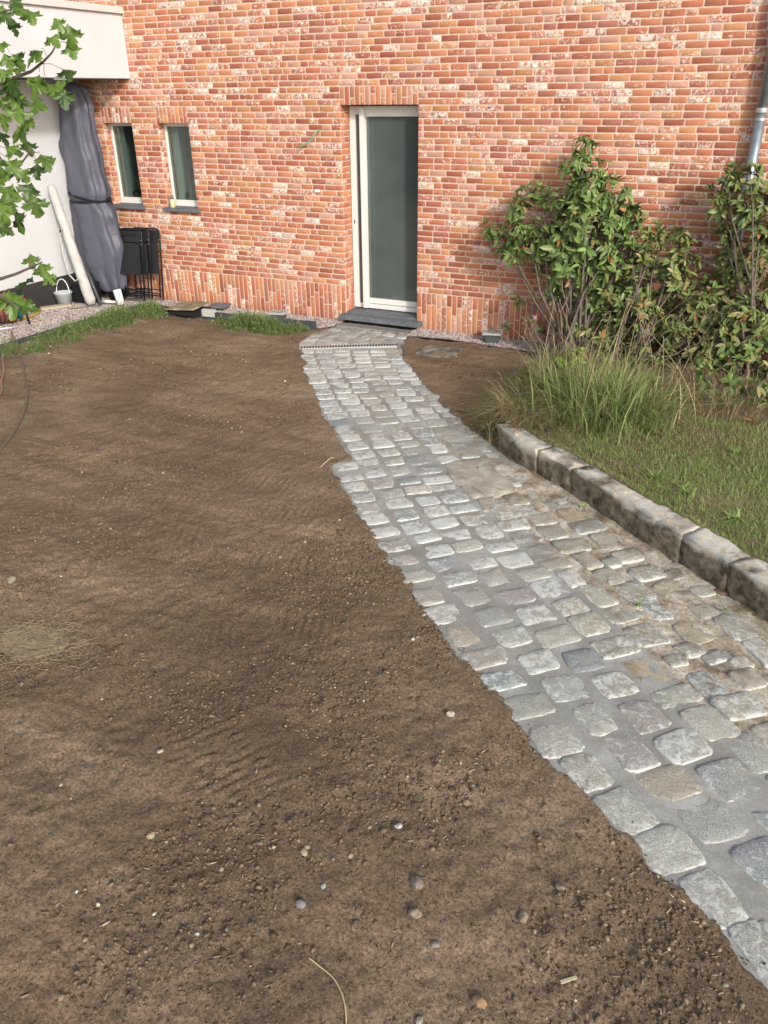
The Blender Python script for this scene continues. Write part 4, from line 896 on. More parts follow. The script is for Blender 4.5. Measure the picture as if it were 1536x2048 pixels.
# hose reel
hr = empty('hose_reel', (-8.35, -2.0, .01), 'blue and black hose reel wound with brown garden hose at the left edge', 'hose reel', rz=1.05)
b = MB()
for q in range(7):
    x = -.17+q*.047; b.tube([(x, .155*math.cos(a), .20+.155*math.sin(a)) for a in np.linspace(0, 2*math.pi, 25)], .022, 8, False)
for q in range(6):
    x = -.145+q*.047; b.tube([(x, .125*math.cos(a), .20+.125*math.sin(a)) for a in np.linspace(0, 2*math.pi, 25)], .022, 8, False)
b.build('wound_hose', m_hosebrown, hr, 0, True)
for x in (-.21, .155):
    b = MB(); V = []
    lathe(b, [(0, 0), (.13, 0), (.155, .012), (.165, .03), (.150, .045), (.06, .045), (0, .045)], 24)
    b.v = [(x+v[2], v[0], .20+v[1]) for v in b.v]; b.build('flange', m_teal, hr, 0, True)
for x in (-.25, .24):
    b = MB(); b.tube([(x, -.22, .012), (x*.98, 0, .43)], .014, 8); b.build('leg', m_black, hr, 0, True)
    b = MB(); b.tube([(x, .20, .012), (x*.98, 0, .43)], .014, 8); b.build('leg', m_black, hr, 0, True)
for y in (-.22, .20):
    b = MB(); b.tube([(-.26, y, .012), (.25, y, .012)], .011, 8); b.build('foot_bar', m_alu, hr, 0, True)
b = MB(); b.tube([(.24, .02, .25), (.30, .02, .25)], .026, 12); b.build('crank_knob', m_red, hr, 0, True)
# hoses and cables: smooth curves along the ground
def hose(name, pts, r, m, label, cat):
    P = np.array([p if len(p) == 3 else (p[0], p[1], 0.) for p in pts], float); out = []
    for i in range(len(P)-1):
        a0, b0, c0, d0 = P[max(i-1, 0)], P[i], P[i+1], P[min(i+2, len(P)-1)]
        for t_ in np.linspace(0, 1, 9)[:-1]: out.append(.5*((2*b0)+(c0-a0)*t_+(2*a0-5*b0+4*c0-d0)*t_*t_+(-a0+3*b0-3*c0+d0)*t_**3))
    out.append(P[-1]); out = np.array(out)
    gh = np.maximum(ground_h(out[:, 0], out[:, 1]), np.where((sdist(out[:, 0], out[:, 1], G_LEFT) < 0), .018, -1)); out[:, 2] += gh+r*.8
    b = MB(); b.tube([tuple(p) for p in out], r, 8); return tag(b.build(name, m, None, 0, True), label, cat)
hose('garden_hose', [(-7.95,-2.25),(-7.62,-2.55),(-7.513,-2.751),(-7.22,-3.02),(-6.921,-3.269),(-6.60,-3.58),(-6.33,-3.83),(-5.9,-4.5),(-5.6,-5.4)], .013, m_hosered, 'dull pink garden hose lying on the soil at the left edge', 'hose')
hose('cable', [(-7.9,-2.3),(-7.55,-2.55),(-7.323,-2.771),(-6.9,-3.05),(-6.467,-3.415),(-6.2,-3.62),(-5.983,-3.827),(-5.76,-4.05),(-5.544,-4.309),(-5.216,-4.799),(-4.9,-5.6)], .0095, m_hosegrey, 'thin grey brown cable curving over the soil beside the pink hose', 'cable')
hose('yellow_hose', [(-8.20,-2.02,.06),(-8.27,-1.85,.02),(-8.318,-1.64),(-8.38,-1.45),(-8.50,-1.32),(-8.60,-1.33),(-8.60,-1.5)], .014, m_yellow, 'short loop of yellow hose on the gravel beside the hose reel', 'hose')
hose('thin_orange_cable', [(-8.14,-1.95),(-8.10,-1.80),(-8.02,-1.70),(-8.0,-1.60),(-8.12,-1.52)], .004, m_yellow, 'thin orange cord curled on the gravel in front of the yellow hose', 'cord')
# on the wall: green wire, white tag, candle
b = MB(); b.tube([(-5.005,-.005,2.085),(-5.02,-.06,2.075),(-5.06,-.075,2.02),(-5.09,-.07,1.985),(-5.14,-.07,1.955),(-5.22,-.075,1.925),(-5.25,-.075,1.90)], .0075, 8)
tag(b.build('green_wire', m_green, None, 0, True), 'short green and white wire sticking out of the brick wall', 'wire')
b = MB(); b.box(-5.10, -5.045, -.03, -.003, 1.43, 1.46); tag(b.build('wall_clip', m_whitepl, None, .003), 'tiny white clip on the brick wall below the green wire', 'clip')
cj = empty('candle_jar', (-7.225, -.01, 1.171), 'pale yellow candle jar standing on the window sill', 'candle')
lathe(MB(), [(0, 0), (.03, 0), (.033, .01), (.033, .095), (.029, .10), (0, .098)], 18).build('jar', m_candle, cj, 0, True)
lathe(MB(), [(0, .101), (.02, .101), (.026, .125), (.018, .15), (0, .16)], 10).build('dried_flower', m_board, cj, 0, True)
pot = empty('pot_plant', (-8.0, .25, 1.178), 'potted plant inside behind the first narrow window', 'plant')
lathe(MB(), [(0, 0), (.06, 0), (.08, .13), (.07, .14), (0, .13)], 16).build('pot', m_bark, pot, 0, True)

# ------------------------------------------------------------------ clods, pebbles, chips on the soil
rs = np.random.default_rng(17)
def soil_pts(n, x0, x1, y0, y1, clump=True):
    q = np.zeros((0, 2))
    while len(q) < n:
        p = rs.uniform((x0, y0), (x1, y1), (n*3, 2))
        ok = (sdist(p[:, 0], p[:, 1], PATH) > .01) & (sdist(p[:, 0], p[:, 1], BED) > -.1) & (sdist(p[:, 0], p[:, 1], G_LEFT) > .03) & (sdist(p[:, 0], p[:, 1], G_RIGHT) > .02)
        if clump: ok &= rs.random(len(p)) < np.clip(.22+2.4*fbm(p[:, 0], p[:, 1], 2.0, 4, 77), .03, 1)
        q = np.concatenate([q, p[ok]])
    return q[:n]
SP = [((.145,.104,.067),44), ((.19,.138,.090),25), ((.112,.078,.050),20), ((.24,.185,.125),7), ((.34,.28,.20),1.6), ((.44,.38,.28),.7), ((.55,.51,.43),.35)]
def zat(P): return ground_h(P[:, 0], P[:, 1])
n = 24000; P = soil_pts(n, -4.6, .5, -8.1, -4.6); r_ = .0020+.0088*rs.random(n)**4
scatter('soil_clods', P, zat(P), r_, pick(rs, SP, n, .2), ICO, ICF, m_clod, rs, .7, None, 'crumbs, small stones and clods strewn over the near brown soil', 'soil crumbs', False)
n = 13000; P = soil_pts(n, -8.6, -1.6, -4.6, -.4); r_ = .0035+.012*rs.random(n)**5
scatter('soil_clods', P, zat(P), r_, pick(rs, SP, n, .2), OCT, OCF, m_clod, rs, .7, None, 'fine crumbs and clods over the far brown soil towards the house', 'soil crumbs')
n = 60000; P = soil_pts(n, -4.6, .5, -8.1, -4.2, False)
scatter('fine_crumbs', P, zat(P), rs.uniform(.0014, .0042, n), pick(rs, SP[:4], n, .3), OCT, OCF, m_clod, rs, .8, None, 'fine crumbs of earth covering the near soil', 'soil crumbs', False)
q = pt_in(9000, PATH, rs, .0); dd = sdist(q[:, 0], q[:, 1], PATH); dl = np.minimum.reduce([np.hypot(q[:, 0]-x_, q[:, 1]-y_) for x_, y_ in zip(np.interp(np.linspace(0, 23, 260), range(24), [p[0] for p in LEFT_UP+LEFT_LOW]), np.interp(np.linspace(0, 23, 260), range(24), [p[1] for p in LEFT_UP+LEFT_LOW]))])
q = q[(dl < .11) & (rs.random(len(q)) < np.exp(-dl/.035))]; n = len(q)
scatter('spilled_crumbs', q, .004+drop(q[:, 1])+.004*rs.random(n), rs.uniform(.0015, .006, n), pick(rs, SP[:5], n, .25), ICO, ICF, m_clod, rs, .7, None, 'crumbs of soil spilled over the left edge of the path', 'soil crumbs', False)
# chips of wood and bark, short rootlets
n = 2300; P = soil_pts(n, -4.4, .5, -8.0, -4.8); z = zat(P); a = rs.uniform(0, 6.28, n); l = rs.uniform(.003, .015, n); w = rs.uniform(.001, .0028, n); el = rs.normal(0, .25, n)
BX = np.array([(x, y, zz_) for x in (-1, 1) for y in (-1, 1) for zz_ in (0, 1)], float)
BXF = np.array([(0,1,3,2),(4,6,7,5),(0,4,5,1),(2,3,7,6),(0,2,6,4),(1,5,7,3)])
X_ = BX[None, :, 0]*l[:, None]; Y_ = BX[None, :, 1]*w[:, None]; Z_ = BX[None, :, 2]*w[:, None]*1.3+X_*el[:, None]*.4+.001
V = np.stack([X_*np.cos(a)[:, None]-Y_*np.sin(a)[:, None]+P[:, :1], X_*np.sin(a)[:, None]+Y_*np.cos(a)[:, None]+P[:, 1:2], Z_+z[:, None]], -1).reshape(-1, 3)
cc = pick(rs, [((.20,.145,.10),5), ((.29,.22,.15),3), ((.13,.095,.065),4), ((.42,.34,.22),.6)], n)
o = npmesh('wood_chips', V, (BXF[None]+(np.arange(n)*8)[:, None, None]).reshape(-1, 4), m_litter, None, np.repeat(np.concatenate([cc, np.ones((n, 1))], 1), 8, 0)); tag(o, 'bits of bark, chips and rootlets scattered over the soil', 'wood chips', None, 'stuff')
# the stones one can pick out
PE = [((-1.718,-7.151),.018,(.34,.27,.16),'oval ochre pebble in the soil at the lower left'),
      ((-.743,-6.912),.032,(.20,.17,.145),'largest grey brown stone lying on the soil near the path'),
      ((-.699,-7.023),.022,(.25,.21,.16),'round beige pebble just below the largest stone'),
      ((-.371,-6.875),.022,(.24,.21,.16),'tan pebble on the soil closest to the lower path edge'),
      ((-.903,-6.718),.014,(.55,.54,.52),'small bright white pebble in the middle of the near soil'),
      ((-1.062,-7.159),.019,(.24,.24,.25),'bluish grey chip left of the scraped groove'),
      ((-1.031,-7.063),.013,(.33,.34,.34),'small pale grey splinter at the head of the groove'),
      ((-3.633,-6.09),.030,(.33,.28,.22),'jagged pale stone near the left edge above the dry grass'),
      ((-.407,-7.203),.022,(.32,.19,.10),'orange brown pebble at the bottom edge'),
      ((-.958,-6.061),.020,(.46,.44,.41),'white lump of mortar on the soil left of the path'),
      ((-1.97,-6.795),.013,(.42,.38,.28),'small cream pebble above the boot print'),
      ((-.719,-6.492),.016,(.28,.22,.14),'rusty tan pebble between the path and the white pebble'),
      ((-.289,-6.712),.020,(.19,.16,.13),'brown stone at the lower right beside the path mortar'),
      ((-1.166,-6.969),.016,(.33,.28,.19),'pale ochre pebble above the bluish chip'),
      ((-.597,-7.094),.015,(.26,.235,.20),'flat grey pebble right of the groove'),
      ((-.55,-7.33),.014,(.36,.32,.27),'cream pebble lying in the scraped groove near the bottom')]
for i, ((x, y), r0, c, lab) in enumerate(PE):
    rr_ = np.random.default_rng(300+i); bm = bmesh.new(); bmesh.ops.create_icosphere(bm, subdivisions=3, radius=1)
    sx_, sy_, sz_ = rr_.uniform(.85, 1.15), rr_.uniform(.6, .85), rr_.uniform(.45, .7)
    for v in bm.verts:
        k = 1+.5*float(fbm(np.array(v.co.x*1.0+i), np.array(v.co.y+v.co.z*1.3), 1.3, 4, i)); v.co = Vector((v.co.x*sx_, v.co.y*sy_, v.co.z*sz_))*k*r0
    me = bpy.data.meshes.new('pebble'); bm.to_mesh(me); bm.free(); me.polygons.foreach_set('use_smooth', [True]*len(me.polygons)); me.materials.append(m_pebble)
    o = link(bpy.data.objects.new('pebble', me)); o.location = (x, y, float(ground_h(np.array(x), np.array(y)))+r0*.25); o.rotation_euler = (0, 0, rr_.uniform(0, 6)); o.color = (*c, 1)
    tag(o, lab, 'stone', 'pebbles that stand out on the soil')
hose('straw_stalk', [(-.37,-5.72,.012),(-.20,-5.58,.02),(-.02,-5.42,.014)], .0035, m_straw, 'long pale straw stalk lying across the cobbles', 'straw')
hose('dry_stem', [(-.95,-7.30,.0),(-.84,-7.33,.006),(-.76,-7.40,.004),(-.70,-7.52,.0)], .0028, m_straw, 'curved dry stem lying on the soil at the bottom of the picture', 'stem')
hose('dry_stem', [(-2.80,-4.02,.0),(-2.77,-3.97,.03),(-2.74,-3.92,.06)], .003, m_straw, 'short dry stem sticking up where the path steps to the left', 'stem')
b = MB(); b.box(-.028, .028, -.005, .005, 0, .007); o = b.build('wood_chip', m_plank, None, .001); o.location = (-.18, -7.02, float(ground_h(np.array(-.18), np.array(-7.02)))+.002); o.rotation_euler = (0, 0, .75); tag(o, 'pale split wood chip near the lower right corner of the soil', 'wood chip')

# ------------------------------------------------------------------ grass
def blades(name, P, z, h, w, bend, cols, m, parent=None, ang=None, rs=rng, st=(0, .4, .75)):
    n = len(P); a = rs.uniform(0, 6.283, n) if ang is None else ang
    d = np.stack([np.cos(a), np.sin(a)], 1); s = np.stack([-d[:, 1], d[:, 0]], 1); tw = rs.uniform(-1, 1, n)[:, None]
    s = s*np.cos(tw)+d*np.sin(tw); V = []
    for t_ in list(st)+[1.]:
        out = h*bend*t_*t_*.9; up = h*(t_-np.clip(bend, 0, 1.4)*.55*t_*t_)
        c = np.concatenate([P+d*out[:, None], (z+up)[:, None]], 1)
        if t_ < 1:
            hw = (w*(1-t_*.55)*.5)[:, None]*s; hw3 = np.concatenate([hw, np.zeros((n, 1))], 1); V += [c-hw3, c+hw3]
        else: V.append(c)
    k = len(V); V = np.stack(V, 1).reshape(-1, 3); b = (np.arange(n)*k)[:, None]; m_ = len(st)
    Q_ = np.concatenate([b+np.array([[2*i, 2*i+1, 2*i+3, 2*i+2]]) for i in range(m_-1)]); T_ = b+np.array([[2*m_-2, 2*m_-1, 2*m_]])
    cc = np.repeat(np.concatenate([cols, np.ones((n, 1))], 1), k, 0)
    return npmesh(name, V, [Q_, T_], m, parent, cc, smooth=True)
GR = [((.28,.355,.12),30), ((.35,.42,.16),24), ((.20,.27,.09),16), ((.23,.28,.105),9), ((.26,.24,.12),6), ((.36,.31,.18),3)]
STRAW = [((.46,.37,.22),5), ((.30,.23,.12),5), ((.20,.15,.08),4), ((.50,.43,.28),3), ((.15,.16,.06),3)]
rs = np.random.default_rng(31)
LAWN = np.array([tuple(p) for p in kerb_back(.19)[1:]]+[(4.0,-6.2),(4.0,-1.9),(.5,-2.1),(-.35,-2.25),(-.9,-2.7),(-1.35,-3.1)])
def lawn_pts(n):
    q = np.zeros((0, 2))
    while len(q) < n:
        p = pt_in(n, LAWN, rs); p = p[rs.random(len(p)) < np.where(p[:, 0] < .6, 1, .35)*np.clip(.85+1.1*fbm(p[:, 0], p[:, 1], 3.5, 4, 41), .25, 1)]; q = np.concatenate([q, p])
    return q[:n]
n = 105000; P = lawn_pts(n); dry = fbm(P[:, 0], P[:, 1], 2.5, 3, 43)
c = pick(rs, GR, n, .22); cd_ = pick(rs, STRAW, n, .2); c = np.where((rs.random(n) < np.clip(.05+dry*.7, .02, .6))[:, None], cd_, c)
o = blades('lawn_grass', P, zat(P)-.004, rs.uniform(.022, .060, n)*(1+.5*fbm(P[:, 0], P[:, 1], 3, 2, 44)), rs.uniform(.0018, .004, n), rs.uniform(.2, 1.25, n), c, m_grass, rs=rs)
tag(o, 'patchy green lawn behind the stone kerb', 'lawn', None, 'stuff')
# broad weed leaves in the lawn by the kerb
def tufts(name, pts, label, cat, nb, hh, ww, pal, bend=(.5, 1.3), group=None, spread=.02):
    for i, (x, y, lab) in enumerate(pts):
        z = float(ground_h(np.array(x), np.array(y)))
        if z < -.02: z = .008
        t_ = empty(name, (x, y, z), lab, cat, group); P = rs.normal(0, spread, (nb, 2))
        o = blades('blade', P, np.zeros(nb), rs.uniform(*hh, nb), rs.uniform(*ww, nb), rs.uniform(*bend, nb), pick(rs, pal, nb, .2), m_grass, t_, rs=rs); o['kind'] = 'stuff'
WG = [((.26,.36,.11),4), ((.32,.42,.14),3), ((.20,.28,.09),3)]
tufts('weed', [(-.50,-3.55,'broad leaved light green weed in the lawn behind the middle of the kerb'), (-.30,-3.72,'low weed rosette beside the kerb top, next to the broad leaved one'), (.02,-3.95,'flat weed rosette in the lawn behind the kerb crack'), (-.06,-2.9,'pale weed tuft in the middle of the lawn')], '', 'weed', 26, (.06, .13), (.008, .016), WG, (.6, 1.4), 'weeds growing in the lawn')
tufts('path_weed', [(-.90,-3.86,'green weed sprouting at the foot of the kerb by the second kerb joint'), (-.37,-4.86,'tiny weed sprouting between two old cobbles in the middle'), (.06,-4.72,'small weed at the foot of the kerb near the right edge')], '', 'weed', 9, (.035, .07), (.006, .012), WG, (.4, 1.1), 'weeds sprouting in the old joints', .006)

# green ornamental clump and the dry ones round it
def clump(name, x, y, label, n, hh, ww, bend, pal, spread, cat='grass clump', zoff=-.01, wild=.9):
    z = float(ground_h(np.array(x), np.array(y))); t_ = empty(name, (x, y, z), label, cat)
    P = rs.normal(0, 1, (n, 2))*np.array(spread); a = np.arctan2(P[:, 1], P[:, 0])+rs.normal(0, wild, n)
    zl = np.array([float(v) for v in ground_h(P[:, 0]+x, P[:, 1]+y)])-z+zoff
    o = blades('blades', P, zl, rs.uniform(*hh, n), rs.uniform(*ww, n), rs.uniform(*bend, n), pick(rs, pal, n, .22), m_grass, t_, a, rs, (0, .25, .5, .78)); o['kind'] = 'stuff'; return t_
G2 = [((.20,.27,.085),10), ((.30,.36,.14),9), ((.085,.125,.04),4), ((.28,.28,.12),3), ((.46,.40,.24),2)]
cg = clump('ornamental_grass', -1.08, -2.62, 'large fountain of long green grass blades at the corner of the lawn', 1900, (.18, .66), (.005, .012), (.15, 1.45), G2, (.20, .15), wild=1.5)
def stalks(parent, n, hh, spread, lean=(.05, .5)):
    b = MB()
    for i in range(n):
        x, y = rs.normal(0, spread, 2); h = rs.uniform(*hh); a = rs.uniform(0, 6.28); l = rs.uniform(*lean)*h; pts = []
        for t_ in np.linspace(0, 1, 6): pts.append((x+math.cos(a)*l*t_**1.6, y+math.sin(a)*l*t_**1.6, h*t_*(1-.12*t_*l/h)))
        b.tube(pts, [.0019, .0018, .0016, .0014, .0012, .0009], 3, False)
        for q in range(7):                           # loose seed head
            p = np.array(pts[-1])-np.array([0, 0, .02*q]); e = p+np.array([rs.normal(0, .015), rs.normal(0, .015), .018]); b.tube([p, e], .0011, 3, False)
    o = b.build('seed_stalk', m_straw, parent); o['kind'] = 'stuff'
stalks(cg, 13, (.5, 1.0), .12, (.1, .8))
d1 = clump('dry_grass', -1.66, -2.78, 'straw coloured dead grass drooping over the near end of the stone kerb', 1300, (.20, .46), (.003, .006), (.6, 1.6), STRAW+[((.22,.24,.10),5)], (.12, .14), zoff=.0)
d2 = clump('dry_grass', -.75, -2.05, 'thicket of dead brown grass under the bushes behind the green fountain grass', 1700, (.10, .30), (.0025, .005), (.2, 1.3), STRAW+[((.10,.12,.04),4)], (.34, .17))
d3 = clump('wild_grass', -1.62, -2.15, 'thin wild grass with dry seed heads leaning over the soil right of the path', 2300, (.18, .5), (.003, .007), (.4, 1.4), STRAW+[((.11,.15,.05),12)], (.13, .26))
stalks(d3, 16, (.35, .7), .15, (.3, 1.0)); stalks(d2, 12, (.45, .85), .3, (.1, .8))
d4 = clump('wild_grass', -.15, -1.95, 'mixed dry grass at the back edge of the lawn under the right hand bush', 900, (.08, .30), (.0025, .005), (.3, 1.4), STRAW+[((.08,.11,.035),10)], (.38, .15))
d5 = clump('wild_grass', -1.35, -2.95, 'short yellowish grass tuft between the fountain grass and the kerb', 520, (.08, .22), (.0025, .005), (.5, 1.5), STRAW+[((.13,.17,.05),14)], (.15, .10))
d6 = clump('dry_grass', -1.25, -1.55, 'tangled brown undergrowth round the foot of the tall rhododendron', 1300, (.10, .26), (.0022, .0045), (.2, 1.3), STRAW+[((.07,.09,.03),8)], (.32, .30))
d7 = clump('dry_grass', -.15, -1.35, 'brown leaf litter and dead grass in the shade under the right hand bush', 1600, (.06, .24), (.003, .006), (.4, 1.4), STRAW+[((.12,.09,.05),10)], (.5, .22))
# weeds along the edging
WA = np.array([(-7.52,-3.3),(-7.25,-3.05),(-7.02,-2.6),(-7.04,-1.9),(-6.92,-1.25),(-6.86,-.8),(-7.05,-.55),(-7.35,-.52),(-7.47,-1.0),(-7.52,-2.2)])
WB = np.array([(-6.2,-.62),(-6.12,-.95),(-5.6,-1.06),(-5.15,-.98),(-4.88,-.66),(-5.05,-.52),(-5.6,-.55)])
WC = np.array([(-6.45,-.86),(-6.25,-1.05),(-6.05,-1.0),(-6.1,-.84)])
LQ = np.array([(0,0,0),(.35,.30,.08),(.75,.26,.10),(1,0,.02),(.75,-.26,.10),(.35,-.30,.08)])
for P_, n, lab, hh in ((WA, 15000, 'long strip of green weeds along the dark edging board on the left', .17), (WB, 10000, 'patch of green weeds against the gravel strip left of the door', .17), (WC, 420, 'small separate tuft of weeds in front of the propped board', .06)):
    wt = empty('weed_patch', (*P_.mean(0), 0), lab, 'weeds'); c0 = np.array(wt.location)[:2]
    q = pt_in(n, P_, rs, 0); q = q[rs.random(n) < np.clip(.55+3.2*fbm(q[:, 0], q[:, 1], 4.5, 3, 47), .06, 1)]; k = len(q)
    e = np.clip(-sdist(q[:, 0], q[:, 1], P_)/.12, .3, 1)
    pal = [((.20,.28,.10),8), ((.14,.205,.072),7), ((.25,.33,.125),5), ((.25,.29,.13),2), ((.28,.25,.13),1)]
    o = blades('stems', q-c0, zat(q), rs.uniform(.35, 1.1, k)*hh*e*(1+1.1*fbm(q[:, 0], q[:, 1], 4.5, 3, 47)), rs.uniform(.003, .008, k), rs.uniform(.2, 1.2, k), pick(rs, pal, k, .2), m_grass, wt, rs=rs); o['kind'] = 'stuff'
    m2 = int(k*.75); q2 = q[rs.integers(0, k, m2)]; e2 = np.clip(-sdist(q2[:, 0], q2[:, 1], P_)/.12, .3, 1)
    zz = zat(q2)+rs.uniform(.1, .95, m2)*hh*e2; a = rs.uniform(0, 6.28, m2); s_ = rs.uniform(.012, .03, m2)
    lx = LQ[None, :, 0]*s_[:, None]; ly = LQ[None, :, 1]*s_[:, None]; lz = LQ[None, :, 2]*s_[:, None]+lx*rs.uniform(-.5, .8, m2)[:, None]
    V = np.stack([lx*np.cos(a)[:, None]-ly*np.sin(a)[:, None]+(q2-c0)[:, :1], lx*np.sin(a)[:, None]+ly*np.cos(a)[:, None]+(q2-c0)[:, 1:2], lz+zz[:, None]], -1).reshape(-1, 3)
    o = npmesh('leaves', V, (np.array([[0,1,2,3],[0,3,4,5]])[None]+(np.arange(m2)*6)[:, None, None]).reshape(-1, 4), m_leafattr, wt, np.repeat(np.concatenate([pick(rs, pal, m2, .2), np.ones((m2, 1))], 1), 6, 0)); o['kind'] = 'stuff'
# dead turf lying on the soil at the left
dt = empty('dead_turf', (-3.08, -6.46, 0), 'pale clump of dead grass and roots lying on the soil at the left edge', 'dead grass')
b = MB()
for i in range(230):
    x, y = rs.normal(0, .13), rs.normal(0, .085); a = rs.uniform(0, 6.28) if i % 3 else rs.normal(.5, .5); l = rs.uniform(.04, .15); pts = []
    for t_ in np.linspace(0, 1, 5):
        px = x+math.cos(a)*l*t_; py = y+math.sin(a)*l*t_; pts.append((px, py, float(ground_h(np.array(px-3.08), np.array(py-6.46)))+.004+.012*math.sin(t_*3.1)*rs.random())); a += rs.normal(0, .45)
    b.tube(pts, .0013, 3, False)
b.build('strands', mat('dull_straw', (.30, .245, .16), .9), dt)['kind'] = 'stuff'
b = MB(); bm = bmesh.new(); bmesh.ops.create_icosphere(bm, subdivisions=3, radius=1)
for v in bm.verts:
    x, y = v.co.x*.20, v.co.y*.13; v.co = Vector((x, y, float(ground_h(np.array(x-3.08), np.array(y-6.46)))+v.co.z*.012+.012*float(fbm(np.array(x), np.array(y), 20, 3, 9))))
me = bpy.data.meshes.new('turf'); bm.to_mesh(me); bm.free(); m_turf = mat('dry_turf', rough=.95); t = NT(m_turf); t.color(t.ramp(t.noise(60, 5, .7), [(.3, (.15, .115, .07)), (.7, (.30, .245, .15))])); t.bump(t.noise(90, 4), 1, .01); me.materials.append(m_turf)
link(bpy.data.objects.new('turf', me), dt)

# ------------------------------------------------------------------ rhododendrons
def leaf_template(droop, fold=.16):
    V = []; 
    for t_, w_ in ((0, .0), (.18, .62), (.45, 1.), (.75, .82), (1., 0.)):
        z = -droop*t_*t_; x = t_*(1-.25*droop*t_)
        if w_ == 0: V.append((x, 0, z))
        else: V += [(x, -w_*.5, z+fold*w_*.5), (x, 0, z), (x, w_*.5, z+fold*w_*.5)]
    return np.array(V)
LT = [leaf_template(d) for d in (.05, .25, .5)]
LTF = [np.array([[1,2,5,4],[2,3,6,5],[4,5,8,7],[5,6,9,8]]), np.array([[0,2,1],[0,3,2],[7,8,10],[8,9,10]])]
def leaves_xyz(B, D, U, ln, wd, kind):
    """base points, direction, up, length, width -> (n,11,3)"""
    S = np.cross(U, D); S /= np.linalg.norm(S, axis=1)[:, None]+1e-9; N = np.cross(D, S)
    T = np.stack([LT[k] for k in kind])
    return B[:, None]+D[:, None]*(T[..., :1]*ln[:, None, None])+S[:, None]*(T[..., 1:2]*wd[:, None, None])+N[:, None]*(T[..., 2:3]*ln[:, None, None])
def rhodo(loc, label, blobs, per, pal, seed, leaf=(.095, .15), young=.2, up=.25, nmain=298, bare=3, YS=.55):
    r_ = np.random.default_rng(seed); root = empty('rhododendron', loc, label, 'bush'); L0 = np.array(loc, float)
    tips, cents = [], []
    for (px, py, rp, Y) in blobs:
        Y = Y*YS; c = at(px, py, Y); R = rp/FPX*abs((c-CAM) @ CF); cents.append((c, R))
        for _ in range(max(3, int(per*(R/.25)**2))):
            d = r_.normal(0, 1, 3); d /= np.linalg.norm(d); rr = R*(r_.random()**.45); tips.append((c+d*rr*np.array([1, .6, 1]), c))
    B, D, U, LN, WD, K, C = [], [], [], [], [], [], []
    base_ = np.array([L0[0], L0[1], L0[2]])
    sm = MB()
    for (c, R) in cents:                             # limbs
        b0 = base_+np.array([r_.normal(0, .07), r_.normal(0, .05), 0])-L0; e = c-L0; m1 = b0*.55+e*.45+np.array([r_.normal(0, .06), r_.normal(0, .06), .05-.12*abs(e[0]-b0[0])])
        m2 = b0*.2+e*.8+r_.normal(0, .035, 3); h = max(.006, .004+.010*min(1, e[2]))
        sm.tube([b0, m1*.5+b0*.5+r_.normal(0, .02, 3), m1, m2, e], [h, h*.9, h*.75, h*.5, h*.35], 6, False)
    sm.build('limb', m_bark, root, 0, True)
    sm = MB()
    for (tp, c) in tips:
        v = tp-c; axis = v/(np.linalg.norm(v)+1e-6)*.8+np.array([0, -.15, up+r_.uniform(0, .5)]); axis /= np.linalg.norm(axis)
        mid = c*.5+tp*.5+r_.normal(0, .02, 3)-np.array([0, 0, .02]); sm.tube([c+r_.normal(0, .02, 3)-L0, mid-L0, tp-L0], [.0038, .003, .0024], 4, False)
        if r_.random() < bare/40: continue
        a = np.cross(axis, [0, 0, 1.]); a /= np.linalg.norm(a)+1e-9; b = np.cross(axis, a); nl = r_.integers(6, 11); hang = r_.random() < .45
        yg = r_.random() < young
        for q in range(nl):
            th = q*2.4+r_.normal(0, .2); out = a*math.cos(th)+b*math.sin(th); k = r_.uniform(.15, .75)
            if yg: k += .25
            d = out*1+axis*k; 
            if hang: d = d+np.array([0, 0, -.8])
            d /= np.linalg.norm(d); B.append(tp-axis*r_.uniform(0, .022)); D.append(d); U.append(axis+r_.normal(0, .15, 3)); ln = r_.uniform(*leaf)*(.8 if yg else 1)*r_.choice([.65, .85, 1., 1.1]); LN.append(ln); WD.append(ln*r_.uniform(.30, .40)); K.append(r_.choice([0, 1, 1, 2]))
            cc = np.array(pal[0][r_.integers(len(pal[0]))]) if not yg else np.array(pal[1][r_.integers(len(pal[1]))])
            if r_.random() < pal[3]: cc = np.array(pal[2][r_.integers(len(pal[2]))])
            C.append(cc*r_.uniform(.95, 1.6))
    sm.build('twigs', m_bark, root)['kind'] = 'stuff'
    B, D, U, LN, WD, K, C = map(np.array, (B, D, U, LN, WD, K, C)); V = leaves_xyz(B, D, U, LN, WD, K)
    px, py, dz = project(V.mean(1)); size = LN/dz; size[(px < 0) | (px > 1536) | (py < 0)] = 0
    depth = np.linalg.norm(V.mean(1)-CAM, axis=1); order = np.argsort(depth-LN*6+np.where(size > 0, 0, 50)); first = order[:nmain]; rest = order[nmain:]
    for i in first:
        c3 = V[i].mean(0); o = npmesh('leaf', V[i]-c3, LTF, m_leafattr, root, np.tile([*C[i], 1], (11, 1)), smooth=True); o.location = c3-L0
    V2 = (V[rest]-L0).reshape(-1, 3); k = len(rest)
    o = npmesh('foliage', V2, [(f[None]+(np.arange(k)*11)[:, None, None]).reshape(-1, f.shape[1]) for f in LTF], m_leafattr, root, np.repeat(np.concatenate([C[rest], np.ones((k, 1))], 1), 11, 0), smooth=True); o['kind'] = 'stuff'
    return root
G_M = [(.115,.165,.052), (.14,.19,.06), (.080,.12,.042), (.18,.22,.078)]; G_Y = [(.16,.25,.075), (.19,.28,.09), (.13,.21,.06)]
BR = [(.26,.11,.045), (.32,.16,.07), (.20,.10,.05)]; OL = [(.16,.165,.06), (.19,.185,.072), (.12,.14,.052), (.24,.215,.10)]
